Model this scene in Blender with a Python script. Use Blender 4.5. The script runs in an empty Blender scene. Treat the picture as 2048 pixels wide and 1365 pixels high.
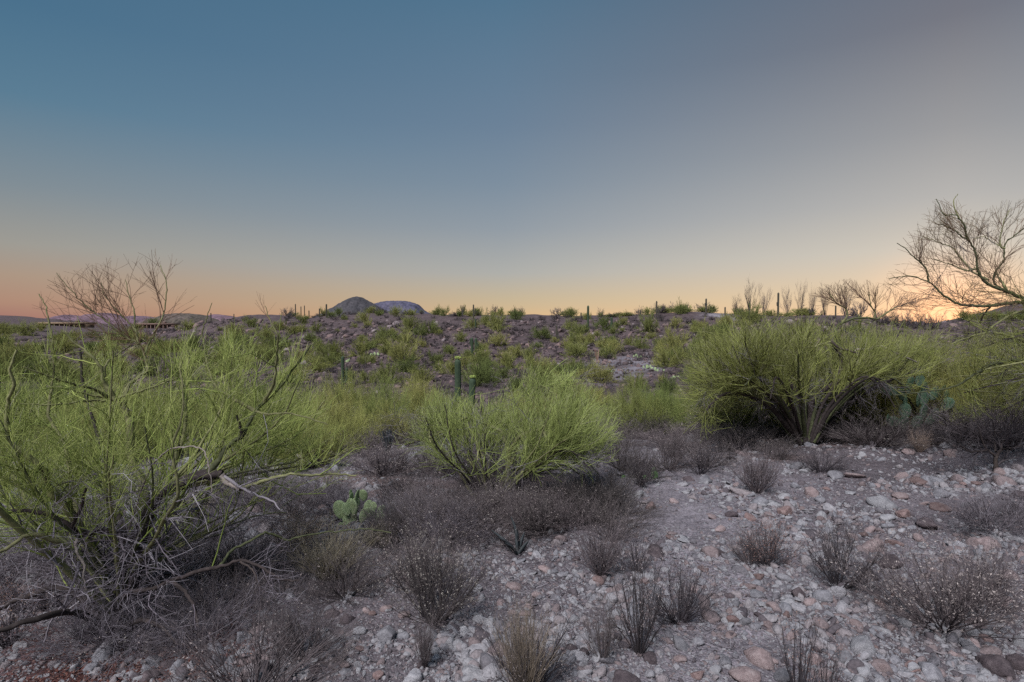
import bpy, math, numpy as np
from mathutils import Vector, Matrix, Euler

S = bpy.context.scene
C = S.collection
R = math.radians
rng = np.random.default_rng(7)

# ------------------------------------------------------------------ camera
F = 1138.0
PITCH = math.atan((682.5 - 645.0) / F)
CAMZ = 1.7
cam_d = bpy.data.cameras.new('camera')
cam_d.sensor_width = 36.0
cam_d.lens = 36.0 * F / 2048.0
cam_d.clip_start = 0.05
cam_d.clip_end = 20000
cam = bpy.data.objects.new('camera', cam_d)
cam.location = (0, 0, CAMZ)
cam.rotation_euler = (R(90) - PITCH, 0, 0)
C.objects.link(cam)
S.camera = cam

# ------------------------------------------------------------------ sky
def s2l(c):
    return tuple((x / 255 / 12.92) if x / 255 <= 0.04045 else (((x / 255) + 0.055) / 1.055) ** 2.4 for x in c)

W = bpy.data.worlds.new('World')
S.world = W
W.use_nodes = True
nt = W.node_tree
nt.nodes.clear()
def N(t, **k):
    n = nt.nodes.new(t)
    for a, b in k.items():
        setattr(n, a, b)
    return n
def wm(op, a, b=None, c=None):
    n = N('ShaderNodeMath', operation=op)
    for i, x in enumerate((a, b, c)):
        if x is None: continue
        if isinstance(x, (int, float)): n.inputs[i].default_value = x
        else: nt.links.new(x, n.inputs[i])
    return n.outputs[0]
tc = N('ShaderNodeTexCoord')
nrm = N('ShaderNodeVectorMath', operation='NORMALIZE')
nt.links.new(tc.outputs['Generated'], nrm.inputs[0])
sep = N('ShaderNodeSeparateXYZ')
nt.links.new(nrm.outputs[0], sep.inputs[0])
elev = wm('DIVIDE', wm('ARCSINE', sep.outputs[2]), R(90))          # 0 horizon .. 1 zenith
SUN_AZ = R(37.5)                                                    # right of the view axis
azim = wm('ABSOLUTE', wm('SUBTRACT', wm('ARCTAN2', sep.outputs[0], sep.outputs[1]), SUN_AZ))
azim = wm('MINIMUM', azim, wm('SUBTRACT', 2 * math.pi, azim))
azn = wm('DIVIDE', azim, R(80))                                     # 0 at the sunset, 1 eighty degrees away
def ramp(stops):
    r = N('ShaderNodeValToRGB')
    r.color_ramp.interpolation = 'EASE' if False else 'LINEAR'
    el = r.color_ramp.elements
    while len(el) > 1: el.remove(el[-1])
    for i, (deg, c) in enumerate(stops):
        e = el[0] if i == 0 else el.new(min(1, max(0, deg / 90)))
        e.position = min(1, max(0, deg / 90))
        e.color = (*s2l(c), 1)
    nt.links.new(elev, r.inputs[0])
    return r.outputs[0]
SKY_R = [(0, (250, 205, 160)), (2.0, (240, 210, 172)), (5.9, (212, 203, 188)), (10, (184, 181, 177)), (15.1, (156, 156, 158)),
         (22.9, (118, 120, 130)), (30, (98, 106, 122)), (45, (80, 92, 114)), (90, (64, 82, 110))]
SKY_C = [(0, (226, 184, 132)), (1.5, (206, 182, 146)), (2.4, (198, 181, 151)), (4.9, (175, 175, 170)), (9.3, (146, 156, 165)), (13.5, (126, 143, 159)),
         (18.8, (108, 130, 152)), (29.5, (82, 116, 142)), (45, (66, 100, 128)), (90, (54, 84, 114))]
SKY_L = [(0, (160, 112, 106)), (1.55, (175, 138, 118)), (3.5, (172, 149, 130)), (5.9, (158, 155, 147)), (10.4, (128, 141, 149)),
         (16.8, (90, 125, 148)), (23, (73, 112, 140)), (45, (54, 90, 120)), (90, (46, 78, 108))]
rr, rc, rl = ramp(SKY_R), ramp(SKY_C), ramp(SKY_L)
def mixc(f, a, b):
    m = N('ShaderNodeMix', data_type='RGBA')
    nt.links.new(f, m.inputs[0]); nt.links.new(a, m.inputs[6]); nt.links.new(b, m.inputs[7])
    return m.outputs[2]
def smooth(v, lo, hi):
    m = N('ShaderNodeMapRange', interpolation_type='LINEAR')
    nt.links.new(v, m.inputs[0]); m.inputs[1].default_value = lo; m.inputs[2].default_value = hi
    return m.outputs[0]
c1 = mixc(smooth(azn, 0.0, 0.48), rr, rc)
c2 = mixc(smooth(azn, 0.48, 1.0), c1, rl)
# the glow where the sun has just gone down
sd = Vector((math.sin(SUN_AZ), math.cos(SUN_AZ), 0.0)).normalized()
dot = N('ShaderNodeVectorMath', operation='DOT_PRODUCT')
nt.links.new(nrm.outputs[0], dot.inputs[0]); dot.inputs[1].default_value = sd
g = wm('POWER', wm('MAXIMUM', dot.outputs['Value'], 0.0), 420.0)
glow = N('ShaderNodeMix', data_type='RGBA', blend_type='ADD')
nt.links.new(g, glow.inputs[0]); nt.links.new(c2, glow.inputs[6]); glow.inputs[7].default_value = (0.75, 0.26, 0.07, 1)
bg = N('ShaderNodeBackground')
nt.links.new(glow.outputs[2], bg.inputs[0])
bg.inputs[1].default_value = 1.0
wo = N('ShaderNodeOutputWorld')
nt.links.new(bg.outputs[0], wo.inputs[0])

# fill sun added behind and above the camera to lift ground and plants
sl = bpy.data.lights.new('fill_sun', 'SUN')
sl.energy = 4.7
sl.angle = R(22)
sl.color = (0.95, 0.96, 1.0)
so = bpy.data.objects.new('fill_sun', sl)
so.rotation_euler = (R(34), R(-20), 0)
C.objects.link(so)

S.view_settings.view_transform = 'Standard'
S.view_settings.look = 'None'
S.view_settings.exposure = 0.0
S.view_settings.gamma = 1.0
S.view_settings.use_curve_mapping = False
S.render.engine = 'CYCLES'
S.cycles.use_denoising = False
S.cycles.max_bounces = 4
S.cycles.diffuse_bounces = 2
S.cycles.glossy_bounces = 1
S.cycles.use_adaptive_sampling = True

# ------------------------------------------------------------------ helpers
def tag(o, label=None, cat=None, group=None, kind=None):
    if label: o['label'] = label
    if cat: o['category'] = cat
    if group: o['group'] = group
    if kind: o['kind'] = kind
    return o

def empty(name, loc, rz=0.0, sc=1.0):
    o = bpy.data.objects.new(name, None)
    o.empty_display_size = 0.1
    o.location = loc
    o.rotation_euler = (0, 0, rz)
    o.scale = (sc, sc, sc) if isinstance(sc, (int, float)) else sc
    C.objects.link(o)
    return o

def mesh_np(name, verts, quads=None, tris=None, mats=(), v=None, qm=None, tm=None, smooth=False, col=None):
    me = bpy.data.meshes.new(name)
    verts = np.asarray(verts, dtype=np.float32)
    parts, starts, n = [], [], 0
    mi = []
    if quads is not None and len(quads):
        quads = np.asarray(quads, dtype=np.int32)
        parts.append(quads.ravel()); starts.append(np.arange(len(quads), dtype=np.int32) * 4); n = len(quads) * 4
        mi.append(np.zeros(len(quads), np.int32) if qm is None else np.asarray(qm, np.int32))
    if tris is not None and len(tris):
        tris = np.asarray(tris, dtype=np.int32)
        parts.append(tris.ravel()); starts.append(n + np.arange(len(tris), dtype=np.int32) * 3)
        mi.append(np.zeros(len(tris), np.int32) if tm is None else np.asarray(tm, np.int32))
    loops = np.concatenate(parts); st = np.concatenate(starts); mi = np.concatenate(mi)
    me.vertices.add(len(verts)); me.vertices.foreach_set('co', verts.ravel())
    me.loops.add(len(loops)); me.loops.foreach_set('vertex_index', loops)
    me.polygons.add(len(st)); me.polygons.foreach_set('loop_start', st)
    for m in mats: me.materials.append(m)
    me.polygons.foreach_set('material_index', mi)
    if smooth: me.polygons.foreach_set('use_smooth', np.ones(len(st), bool))
    me.update(calc_edges=True)
    if v is not None:
        a = me.attributes.new('v', 'FLOAT', 'POINT'); a.data.foreach_set('value', np.asarray(v, np.float32))
    if col is not None:
        a = me.attributes.new('soil', 'FLOAT_COLOR', 'POINT')
        a.data.foreach_set('color', np.asarray(col, np.float32).ravel())
    return me

def link(name, me, parent=None, loc=(0, 0, 0), rot=(0, 0, 0), sc=(1, 1, 1)):
    o = bpy.data.objects.new(name, me)
    o.location = loc; o.rotation_euler = rot; o.scale = sc
    C.objects.link(o)
    if parent is not None: o.parent = parent
    return o

def kids(o):
    return [c for c in o.children]

def copy_tree(o, parent=None):
    c = o.copy(); C.objects.link(c)
    if parent is not None: c.parent = parent
    for ch in o.children: copy_tree(ch, c)
    return c

def norm(a):
    return a / np.maximum(np.linalg.norm(a, axis=-1, keepdims=True), 1e-9)

def tubes(P, Rr, sides=3):
    """P (n,k,3) R (n,k) -> verts, quads, strand index per vert"""
    n, k, _ = P.shape
    T = np.gradient(P, axis=1)
    T = norm(T)
    mean = norm(P[:, -1] - P[:, 0])
    ref = np.zeros_like(mean)
    ref[np.arange(n), np.argmin(np.abs(mean), axis=1)] = 1
    U = norm(np.cross(T, ref[:, None, :]))
    V = np.cross(T, U)
    a = np.arange(sides) * 2 * np.pi / sides
    ring = U[:, :, None, :] * np.cos(a)[None, None, :, None] + V[:, :, None, :] * np.sin(a)[None, None, :, None]
    verts = P[:, :, None, :] + ring * Rr[:, :, None, None]
    base = (np.arange(n) * k * sides)[:, None, None]
    j = (np.arange(k - 1) * sides)[None, :, None]
    s = np.arange(sides)[None, None, :]
    s2 = (s + 1) % sides
    q = np.stack([base + j + s, base + j + s2, base + j + sides + s2, base + j + sides + s], -1).reshape(-1, 4)
    return verts.reshape(-1, 3), q, np.repeat(np.arange(n), k * sides)

def grow(P, Rr, N_, L, ang, up=0.15, jit=0.18, k=4, rr=0.6, tmin=0.15, r=rng, tap=0.35, upstep=0.0, wl=True, rmin=0.0006, tmax=1.0, rmax=1.0):
    n, kk, _ = P.shape
    ln = np.linalg.norm(np.diff(P, axis=1), axis=2).sum(1)
    w = ln / ln.sum() if wl else None
    idx = r.choice(n, N_, p=w)
    t = r.uniform(tmin, tmax, N_) * (kk - 1)
    i0 = np.minimum(t.astype(int), kk - 2); f = (t - i0)[:, None]
    p0 = P[idx, i0] * (1 - f) + P[idx, i0 + 1] * f
    r0 = Rr[idx, i0] * (1 - f[:, 0]) + Rr[idx, i0 + 1] * f[:, 0]
    tan = norm(P[idx, i0 + 1] - P[idx, i0])
    rv = r.normal(size=(N_, 3))
    perp = norm(rv - (rv * tan).sum(1, keepdims=True) * tan)
    a = np.radians(r.uniform(ang[0], ang[1], N_))[:, None]
    d = np.cos(a) * tan + np.sin(a) * perp
    d[:, 2] += up
    d = norm(d)
    LL = r.uniform(L[0], L[1], N_)
    out = np.zeros((N_, k, 3)); out[:, 0] = p0
    for j in range(1, k):
        out[:, j] = out[:, j - 1] + d * (LL / (k - 1))[:, None]
        d = d + r.normal(size=(N_, 3)) * jit
        d[:, 2] += upstep
        d = norm(d)
    rad = np.clip(r0 * rr, rmin, rmax)[:, None] * np.linspace(1, tap, k)[None, :]
    return out, np.maximum(rad, rmin * 0.6)

def join(parts):
    """parts: list of (P,R,sides,matindex,vlo,vhi)"""
    vs, qs, vv, qm, off = [], [], [], [], 0
    for P, Rr, sides, mi, lo, hi in parts:
        a, q, si = tubes(P, Rr, sides)
        sv = rng.uniform(lo, hi, len(P))
        vs.append(a); qs.append(q + off); vv.append(sv[si]); qm.append(np.full(len(q), mi)); off += len(a)
    return np.concatenate(vs), np.concatenate(qs), np.concatenate(vv), np.concatenate(qm)

def flecks(P, n, size, r=rng, spread=0.01):
    """little leaf or seed-head quads along strands"""
    idx = r.integers(0, len(P), n)
    k = P.shape[1]
    t = r.uniform(0.35, 1, n) * (k - 1)
    i0 = np.minimum(t.astype(int), k - 2); f = (t - i0)[:, None]
    c = P[idx, i0] * (1 - f) + P[idx, i0 + 1] * f + r.normal(size=(n, 3)) * spread
    a = norm(r.normal(size=(n, 3))); b = norm(np.cross(a, r.normal(size=(n, 3))))
    s = r.uniform(size[0], size[1], n)[:, None]
    v = np.stack([c - a * s, c + b * s * .35, c + a * s, c - b * s * .35], 1).reshape(-1, 3)
    q = np.arange(n * 4).reshape(-1, 4)
    return v, q

# image <-> world
cp, sp = math.cos(PITCH), math.sin(PITCH)
def ray(px, py):
    rx = (px - 1024) / F; ry = (682.5 - py) / F
    return rx, cp + ry * sp, -sp + ry * cp
def at(px, py, d):
    a, b, c = ray(px, py); t = d / b
    return np.array((a * t, d, CAMZ + c * t))
def pix(x, y, z):
    f_ = y * cp - (z - CAMZ) * sp
    u_ = y * sp + (z - CAMZ) * cp
    return 1024 + F * x / f_, 682.5 - F * u_ / f_

# ------------------------------------------------------------------ terrain
TC = np.array([-900, 0, 250, 500, 750, 1000, 1300, 1500, 1700, 1850, 2048, 2900.])
TD = np.array([0.01, 3, 5.5, 8, 12, 18, 25, 35, 45, 60, 75, 90, 110, 130, 160, 220, 300, 400, 600, 1000.])
TZ = np.array([
 [0,-.10,-.3,-.5,-1.1,-1.9,-2.4,-2.9,-3.2,-3.4,-3.4,-3.2,-2.8,-2.2,-1.2,1.0,5,8,8,4],
 [0,-.05,-.25,-.5,-1.1,-1.9,-2.5,-3,-3.3,-3.5,-3.6,-3.5,-3.2,-2.8,-2.2,-.9,3.2,6.4,5,0],
 [0,-.05,-.25,-.5,-1.1,-1.9,-2.5,-3,-3.3,-3.6,-3.7,-3.6,-3.3,-2.9,-2.5,-1.8,-.9,-.3,-1,-4],
 [0,-.03,-.2,-.4,-1,-1.7,-2.3,-2.7,-2.7,-2.4,-1.4,0,1.7,3.0,2.7,-1.5,-4,-6,-7,-8],
 [0,0,-.1,-.3,-.9,-1.6,-2.1,-2.3,-2.0,-.6,.9,2.2,3.0,2.6,1,-3,-5,-6,-7,-8],
 [0,0,-.05,-.2,-.7,-1.35,-1.8,-1.95,-1.6,.1,1.6,2.7,2.6,1.6,0,-3,-5,-6,-7,-8],
 [0,0,0,-.1,-.6,-1.2,-1.7,-1.9,-1.5,0,1.6,3.0,2.9,2,0,-3,-5,-6,-7,-8],
 [0,0,.02,0,-.4,-1,-1.4,-1.5,-1,.2,1.6,2.7,2.5,1.7,0,-3,-5,-6,-7,-8],
 [0,0,.05,.05,-.3,-.8,-1.1,-1.1,-.7,.3,1.4,2.4,2.3,1.5,0,-3,-5,-6,-7,-8],
 [0,0,.1,.15,-.1,-.5,-.8,-.9,-.7,-.2,.5,1.0,.8,.5,0,-2,-4,-5,-6,-8],
 [0,.02,.15,.3,.2,.1,.1,.3,.8,2,3.2,4.4,5.2,5.6,6,6.6,6,5,3,0],
 [0,.05,.3,.6,.9,1.3,2,3,4.5,7,9.5,12,15,17,20,22,22,20,15,10]], float)
_g = np.random.default_rng(3)
_grids = [_g.uniform(-1, 1, (64, 64)) for _ in range(6)]
def vnoise(x, y, g):
    G = _grids[g]
    xi = np.floor(x).astype(int); yi = np.floor(y).astype(int)
    fx = x - xi; fy = y - yi
    fx = fx * fx * (3 - 2 * fx); fy = fy * fy * (3 - 2 * fy)
    a = G[xi % 64, yi % 64]; b = G[(xi + 1) % 64, yi % 64]; c = G[xi % 64, (yi + 1) % 64]; d = G[(xi + 1) % 64, (yi + 1) % 64]
    return (a * (1 - fx) + b * fx) * (1 - fy) + (c * (1 - fx) + d * fx) * fy
def height(X, Y):
    X = np.asarray(X, float); Y = np.asarray(Y, float)
    r = np.hypot(X, Y)
    az = np.arctan2(X, Y)
    azc = np.clip(az, R(-59), R(58))
    px = 1024 + F * np.tan(azc)
    d = np.maximum(r * np.cos(azc), 0.01)
    ld = np.log(d + 2.0); lt = np.log(TD + 2.0)
    ci = np.clip(np.searchsorted(TC, px) - 1, 0, len(TC) - 2)
    di = np.clip(np.searchsorted(lt, ld) - 1, 0, len(lt) - 2)
    fc = np.clip((px - TC[ci]) / (TC[ci + 1] - TC[ci]), 0, 1); fd = np.clip((ld - lt[di]) / (lt[di + 1] - lt[di]), 0, 1)
    fc = fc * fc * (3 - 2 * fc) * .5 + fc * .5
    fd = fd * fd * (3 - 2 * fd) * .35 + fd * .65
    z = (TZ[ci, di] * (1 - fc) + TZ[ci + 1, di] * fc) * (1 - fd) + (TZ[ci, di + 1] * (1 - fc) + TZ[ci + 1, di + 1] * fc) * fd
    back = np.clip((np.abs(az) - R(65)) / R(60), 0, 1)
    z = z * (1 - back)
    z = z + vnoise(X / 3.1, Y / 3.1, 0) * .05 * np.clip(r / 5, 0.3, 1) + vnoise(X / .9, Y / .9, 1) * .022 + vnoise(X / .31, Y / .31, 2) * .008
    z = z + vnoise(X / 14, Y / 14, 3) * .62 * np.clip((r - 20) / 60, 0, 1) + vnoise(X / 4.6, Y / 4.6, 4) * .26 * np.clip((r - 16) / 40, 0, 1) + vnoise(X / 1.7, Y / 1.7, 5) * .10 * np.clip((r - 22) / 30, 0, 1)
    return z
def hz(x, y):
    return float(height(np.array([x]), np.array([y]))[0])
_dm = np.concatenate([np.arange(1.6, 20, .02), np.arange(20, 140, .1), np.arange(140, 700, .5)])
def ground_at(px, py):
    a, b, c = ray(px, py)
    t = _dm / b
    x = a * t; z = CAMZ + c * t
    h = height(x, _dm)
    below = np.nonzero(z <= h)[0]
    if len(below) == 0:
        # past the skyline: stand it on the ridge where the ground comes nearest to the line of sight
        m = (_dm > 60) & (_dm < 135)
        i = np.nonzero(m)[0][np.argmin((z - h)[m])]
    else:
        i = below[0]
    d = _dm[i]
    x = a / b * d
    return np.array((x, d, hz(x, d)))

# colour of the soil, painted by what lies there (pale wash gravel, red leaf litter, dark volcanic hill)
def soil(X, Y):
    r = np.hypot(X, Y)
    px = 1024 + F * X / np.maximum(Y, .2)
    near = np.array([.125, .11, .118]); hill = np.array([.098, .074, .074]); pale = np.array([.23, .213, .23])  # near soil set dark so gaps between stones look like shaded crevices
    red = np.array([.10, .04, .032]); brown = np.array([.17, .115, .095])
    t = np.clip((r - 11) / 16, 0, 1)[..., None]
    c = near * (1 - t) + hill * t
    # trodden pale path running away up the middle
    pc = 1330 + 90 * np.sin(Y * .5)
    pathm = np.exp(-((px - pc) / 190) ** 2) * np.clip((9.5 - Y) / 3, 0, 1)
    c = c * (1 - .7 * pathm[..., None]) + pale * .7 * pathm[..., None]
    # caliche clearing on the far slope
    n = vnoise(X / 2.3, Y / 2.3, 5) * .9 + vnoise(X / .8, Y / .8, 1) * .6
    cl = np.clip(.75 - ((px - 1255) / 110) ** 2 - ((Y - 43) / 12) ** 2 + n * .9, 0, 1)[..., None]
    c = c * (1 - cl) + pale * .85 * cl
    cl = np.clip(.6 - ((px - 1440) / 70) ** 2 - ((Y - 84) / 9) ** 2 + n * .5, 0, 1)[..., None]  # pale soil patch near the ridge top
    c = c * (1 - cl) + pale * cl
    cl = np.clip(.9 - ((px - 820) / 55) ** 2 - ((Y - 21) / 6) ** 2 + n * .5, 0, 1)[..., None]
    c = c * (1 - cl) + pale * .8 * cl
    lit = (np.clip(1.2 - ((px - 200) / 330) ** 2 - ((Y - 3.0) / .9) ** 2 + n * .7, 0, 1) * .85)[..., None]
    c = c * (1 - lit) + red * lit
    for (qx, qy, sx, sy) in ((1000, 6.0, 200, .8), (1610, 8.2, 260, 1.0), (1560, 6.9, 90, .25), (720, 6.5, 120, .8)):
        lt_ = (np.clip(1.1 - ((px - qx) / sx) ** 2 - ((Y - qy) / sy) ** 2 + n * .6, 0, 1) * .6)[..., None]
        c = c * (1 - lt_) + brown * lt_
    return c
# ------------------------------------------------------------------ materials
def mat(name):
    m = bpy.data.materials.new(name); m.use_nodes = True
    n = m.node_tree; b = n.nodes['Principled BSDF']
    b.inputs['Roughness'].default_value = .9
    if 'Specular IOR Level' in b.inputs: b.inputs['Specular IOR Level'].default_value = .15
    return m, n, b
def nd(n, t, **k):
    x = n.nodes.new(t)
    for a, b in k.items(): setattr(x, a, b)
    return x
def cramp(n, src, stops, interp='LINEAR'):
    r = nd(n, 'ShaderNodeValToRGB'); r.color_ramp.interpolation = interp
    el = r.color_ramp.elements
    while len(el) > 1: el.remove(el[-1])
    for i, (p, c) in enumerate(stops):
        e = el[0] if i == 0 else el.new(p)
        e.position = p; e.color = (*c, 1)
    n.links.new(src, r.inputs[0])
    return r.outputs[0]
def noise(n, scale, detail=4, rough=.6, coord='Object', dist=0):
    t = nd(n, 'ShaderNodeTexCoord'); x = nd(n, 'ShaderNodeTexNoise')
    x.inputs['Scale'].default_value = scale; x.inputs['Detail'].default_value = detail
    x.inputs['Roughness'].default_value = rough; x.inputs['Distortion'].default_value = dist
    n.links.new(t.outputs[coord], x.inputs['Vector'])
    return x.outputs['Fac']
def mixn(n, f, a, b, blend='MIX'):
    m = nd(n, 'ShaderNodeMix', data_type='RGBA', blend_type=blend)
    for s, i in ((f, 0), (a, 6), (b, 7)):
        if isinstance(s, (int, float)): m.inputs[i].default_value = s
        elif isinstance(s, tuple): m.inputs[i].default_value = (*s, 1)
        else: n.links.new(s, m.inputs[i])
    return m.outputs[2]
def bump(n, b, h, strength=.5, dist=.01):
    u = nd(n, 'ShaderNodeBump'); u.inputs['Strength'].default_value = strength; u.inputs['Distance'].default_value = dist
    n.links.new(h, u.inputs['Height']); n.links.new(u.outputs[0], b.inputs['Normal'])
def mathn(n, op, a, b=0.0):
    m = nd(n, 'ShaderNodeMath', operation=op)
    for i, s in enumerate((a, b)):
        if isinstance(s, (int, float)): m.inputs[i].default_value = s
        else: n.links.new(s, m.inputs[i])
    return m.outputs[0]

def strand_mat(name, stops, objvar=.25, grain=None, trans=0.0):
    """colour by strand (attribute v) with a slight difference from plant to plant"""
    m, n, b = mat(name)
    a = nd(n, 'ShaderNodeAttribute', attribute_name='v')
    c = cramp(n, a.outputs['Fac'], stops)
    oi = nd(n, 'ShaderNodeObjectInfo')
    hs = nd(n, 'ShaderNodeHueSaturation')
    v = nd(n, 'ShaderNodeMapRange'); n.links.new(oi.outputs['Random'], v.inputs[0])
    v.inputs[3].default_value = 1 - objvar; v.inputs[4].default_value = 1 + objvar
    n.links.new(v.outputs[0], hs.inputs['Value'])
    h = nd(n, 'ShaderNodeMapRange'); n.links.new(oi.outputs['Random'], h.inputs[0])
    h.inputs[3].default_value = .5 + .03 * (objvar > .1); h.inputs[4].default_value = .5 - .025 * (objvar > .1)
    n.links.new(h.outputs[0], hs.inputs['Hue'])
    n.links.new(c, hs.inputs['Color'])
    out = hs.outputs[0]
    if grain:
        g = noise(n, grain, 3)
        g2 = cramp(n, g, [(.3, (.55, .55, .55)), (.7, (1.25, 1.25, 1.25))])
        out = mixn(n, 1.0, out, g2, 'MULTIPLY')
        bump(n, b, g, .6, .004)
    n.links.new(out, b.inputs['Base Color'])
    return m

GREENS = [(0, (.20, .17, .10)), (.10, (.15, .19, .045)), (.45, (.235, .275, .075)), (.8, (.335, .365, .11)), (.93, (.39, .40, .16)), (1, (.36, .32, .27))]
M_TWIG = strand_mat('palo_verde_twig', GREENS, .05)
M_TWIGC = strand_mat('palo_verde_twig_bright', [(0, (.17, .19, .065)), (.5, (.265, .31, .09)), (.9, (.37, .41, .14)), (1, (.38, .34, .25))], .05)
M_TWIGR = strand_mat('palo_verde_twig_olive', [(0, (.15, .14, .06)), (.4, (.20, .215, .06)), (.8, (.31, .325, .095)), (1, (.34, .30, .22))], .05)
M_TWIGB = strand_mat('backlit_twig', [(0, (.14, .07, .055)), (.5, (.20, .13, .085)), (1, (.26, .22, .11))], .05)  # backlight browning put into the colour of twigs seen against the sky
M_MIDG = strand_mat('shrub_twig_green', [(0, (.14, .145, .05)), (.5, (.27, .285, .085)), (1, (.42, .425, .14))], .2)
M_FARG = strand_mat('far_shrub_green', [(0, (.085, .085, .035)), (.5, (.20, .215, .065)), (1, (.36, .365, .12))], .3)
M_DEAD = strand_mat('dead_twig_grey', [(0, (.075, .06, .066)), (.5, (.15, .125, .14)), (.85, (.26, .23, .25)), (1, (.40, .36, .38))], .12)
M_DRY = strand_mat('dry_shrub_stem', [(0, (.035, .028, .032)), (.6, (.08, .066, .070)), (1, (.17, .145, .145))], .15)
M_BROWN = strand_mat('brown_brush', [(0, (.055, .042, .044)), (.5, (.12, .097, .097)), (1, (.22, .183, .178))], .3)
M_GRASS = strand_mat('dry_grass_blade', [(0, (.16, .12, .09)), (.5, (.28, .22, .17)), (1, (.42, .34, .27))], .12)
M_SEED = strand_mat('dry_seed_head', [(0, (.17, .135, .125)), (.5, (.27, .225, .205)), (1, (.41, .35, .32))], .15)
M_RUST = strand_mat('rusty_seed_head', [(0, (.16, .085, .06)), (.5, (.28, .16, .12)), (1, (.38, .25, .2))], .15)
M_BARK = strand_mat('palo_verde_bark', [(0, (.13, .115, .065)), (.5, (.20, .195, .09)), (1, (.30, .29, .14))], .05, grain=22)
M_BARKM = strand_mat('mossy_bark', [(0, (.06, .06, .035)), (1, (.11, .12, .055))], .05, grain=30)
M_BARKD = strand_mat('dark_bark', [(0, (.035, .028, .026)), (.5, (.055, .042, .040)), (1, (.09, .07, .06))], .05, grain=30)
M_BARKL = strand_mat('bleached_wood', [(0, (.22, .18, .16)), (1, (.38, .32, .28))], .05, grain=30)
M_LITTER = strand_mat('red_litter', [(0, (.06, .022, .018)), (.6, (.13, .05, .04)), (1, (.24, .14, .11))], .05)
M_AGAVE = strand_mat('agave_blade', [(0, (.03, .032, .036)), (1, (.075, .085, .088))], .05)
M_BUD = strand_mat('saguaro_bud', [(0, (.25, .36, .07)), (1, (.5, .55, .18))], .05)

def rock_mat(name, a, b_, c, spot=.5):
    m, n, b = mat(name)
    t = nd(n, 'ShaderNodeObjectInfo')
    tx = nd(n, 'ShaderNodeTexCoord')
    add = nd(n, 'ShaderNodeVectorMath', operation='ADD')
    sc = nd(n, 'ShaderNodeVectorMath', operation='SCALE'); sc.inputs['Scale'].default_value = 37.0
    comb = nd(n, 'ShaderNodeCombineXYZ')
    for i in range(3): n.links.new(t.outputs['Random'], comb.inputs[i])
    n.links.new(comb.outputs[0], sc.inputs[0]); n.links.new(tx.outputs['Object'], add.inputs[0]); n.links.new(sc.outputs[0], add.inputs[1])
    x = nd(n, 'ShaderNodeTexNoise'); x.inputs['Scale'].default_value = 1.9; x.inputs['Detail'].default_value = 7; x.inputs['Roughness'].default_value = .68
    n.links.new(add.outputs[0], x.inputs['Vector'])
    c1 = cramp(n, x.outputs['Fac'], [(.28, a), (.5, b_), (.72, c)])
    y = nd(n, 'ShaderNodeTexNoise'); y.inputs['Scale'].default_value = 14; y.inputs['Detail'].default_value = 4; y.inputs['Roughness'].default_value = .75
    n.links.new(add.outputs[0], y.inputs['Vector'])
    sp_ = cramp(n, y.outputs['Fac'], [(.35, (.6, .6, .6)), (.5, (1, 1, 1)), (.66, (1.3, 1.28, 1.26))])
    c2 = mixn(n, 1.0, c1, sp_, 'MULTIPLY')
    hv = nd(n, 'ShaderNodeHueSaturation')
    mr = nd(n, 'ShaderNodeMapRange'); n.links.new(t.outputs['Random'], mr.inputs[0]); mr.inputs[3].default_value = .72; mr.inputs[4].default_value = 1.22
    n.links.new(mr.outputs[0], hv.inputs['Value']); n.links.new(c2, hv.inputs['Color'])
    n.links.new(hv.outputs[0], b.inputs['Base Color'])
    bump(n, b, y.outputs['Fac'], .55, .06)
    return m
ROCKM = {
 'pink': rock_mat('pink_stone', (.23, .165, .16), (.32, .24, .235), (.42, .34, .33)),
 'reddish': rock_mat('reddish_stone', (.17, .105, .10), (.25, .17, .16), (.34, .25, .235)),
 'grey': rock_mat('grey_stone', (.15, .14, .155), (.24, .225, .24), (.35, .33, .345)),
 'dark': rock_mat('dark_stone', (.065, .05, .055), (.11, .085, .09), (.19, .15, .155)),
 'pale': rock_mat('pale_stone', (.25, .235, .25), (.37, .35, .365), (.48, .46, .47)),
}
M_GRAV = None
def gravel_mat():
    m, n, b = mat('gravel_stone')
    t = nd(n, 'ShaderNodeObjectInfo')
    c = cramp(n, t.outputs['Random'], [(0, (.24, .23, .25)), (.17, (.32, .305, .32)), (.35, (.18, .165, .18)), (.48, (.28, .24, .248)), (.6, (.23, .18, .182)),
                                       (.74, (.33, .31, .328)), (.86, (.125, .105, .115)), (.94, (.30, .27, .28))], 'CONSTANT')
    f = noise(n, 2.6, 6, .7)
    g = cramp(n, f, [(.3, (.62, .62, .62)), (.7, (1.3, 1.28, 1.25))])
    n.links.new(mixn(n, 1.0, c, g, 'MULTIPLY'), b.inputs['Base Color'])
    bump(n, b, f, .5, .1)
    return m
M_GRAV = gravel_mat()
def hillrock_mat():
    m, n, b = mat('hillside_stone')
    t = nd(n, 'ShaderNodeObjectInfo')
    c = cramp(n, t.outputs['Random'], [(0, (.10, .075, .078)), (.25, (.165, .12, .12)), (.45, (.065, .048, .052)), (.62, (.22, .155, .145)), (.80, (.27, .22, .22)), (.86, (.13, .10, .10))], 'CONSTANT')
    f = noise(n, 1.5, 6, .75)
    g = cramp(n, f, [(.3, (.55, .55, .55)), (.7, (1.35, 1.3, 1.3))])
    n.links.new(mixn(n, 1.0, c, g, 'MULTIPLY'), b.inputs['Base Color'])
    bump(n, b, f, .6, .2)
    return m
M_HROCK = hillrock_mat()

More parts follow.
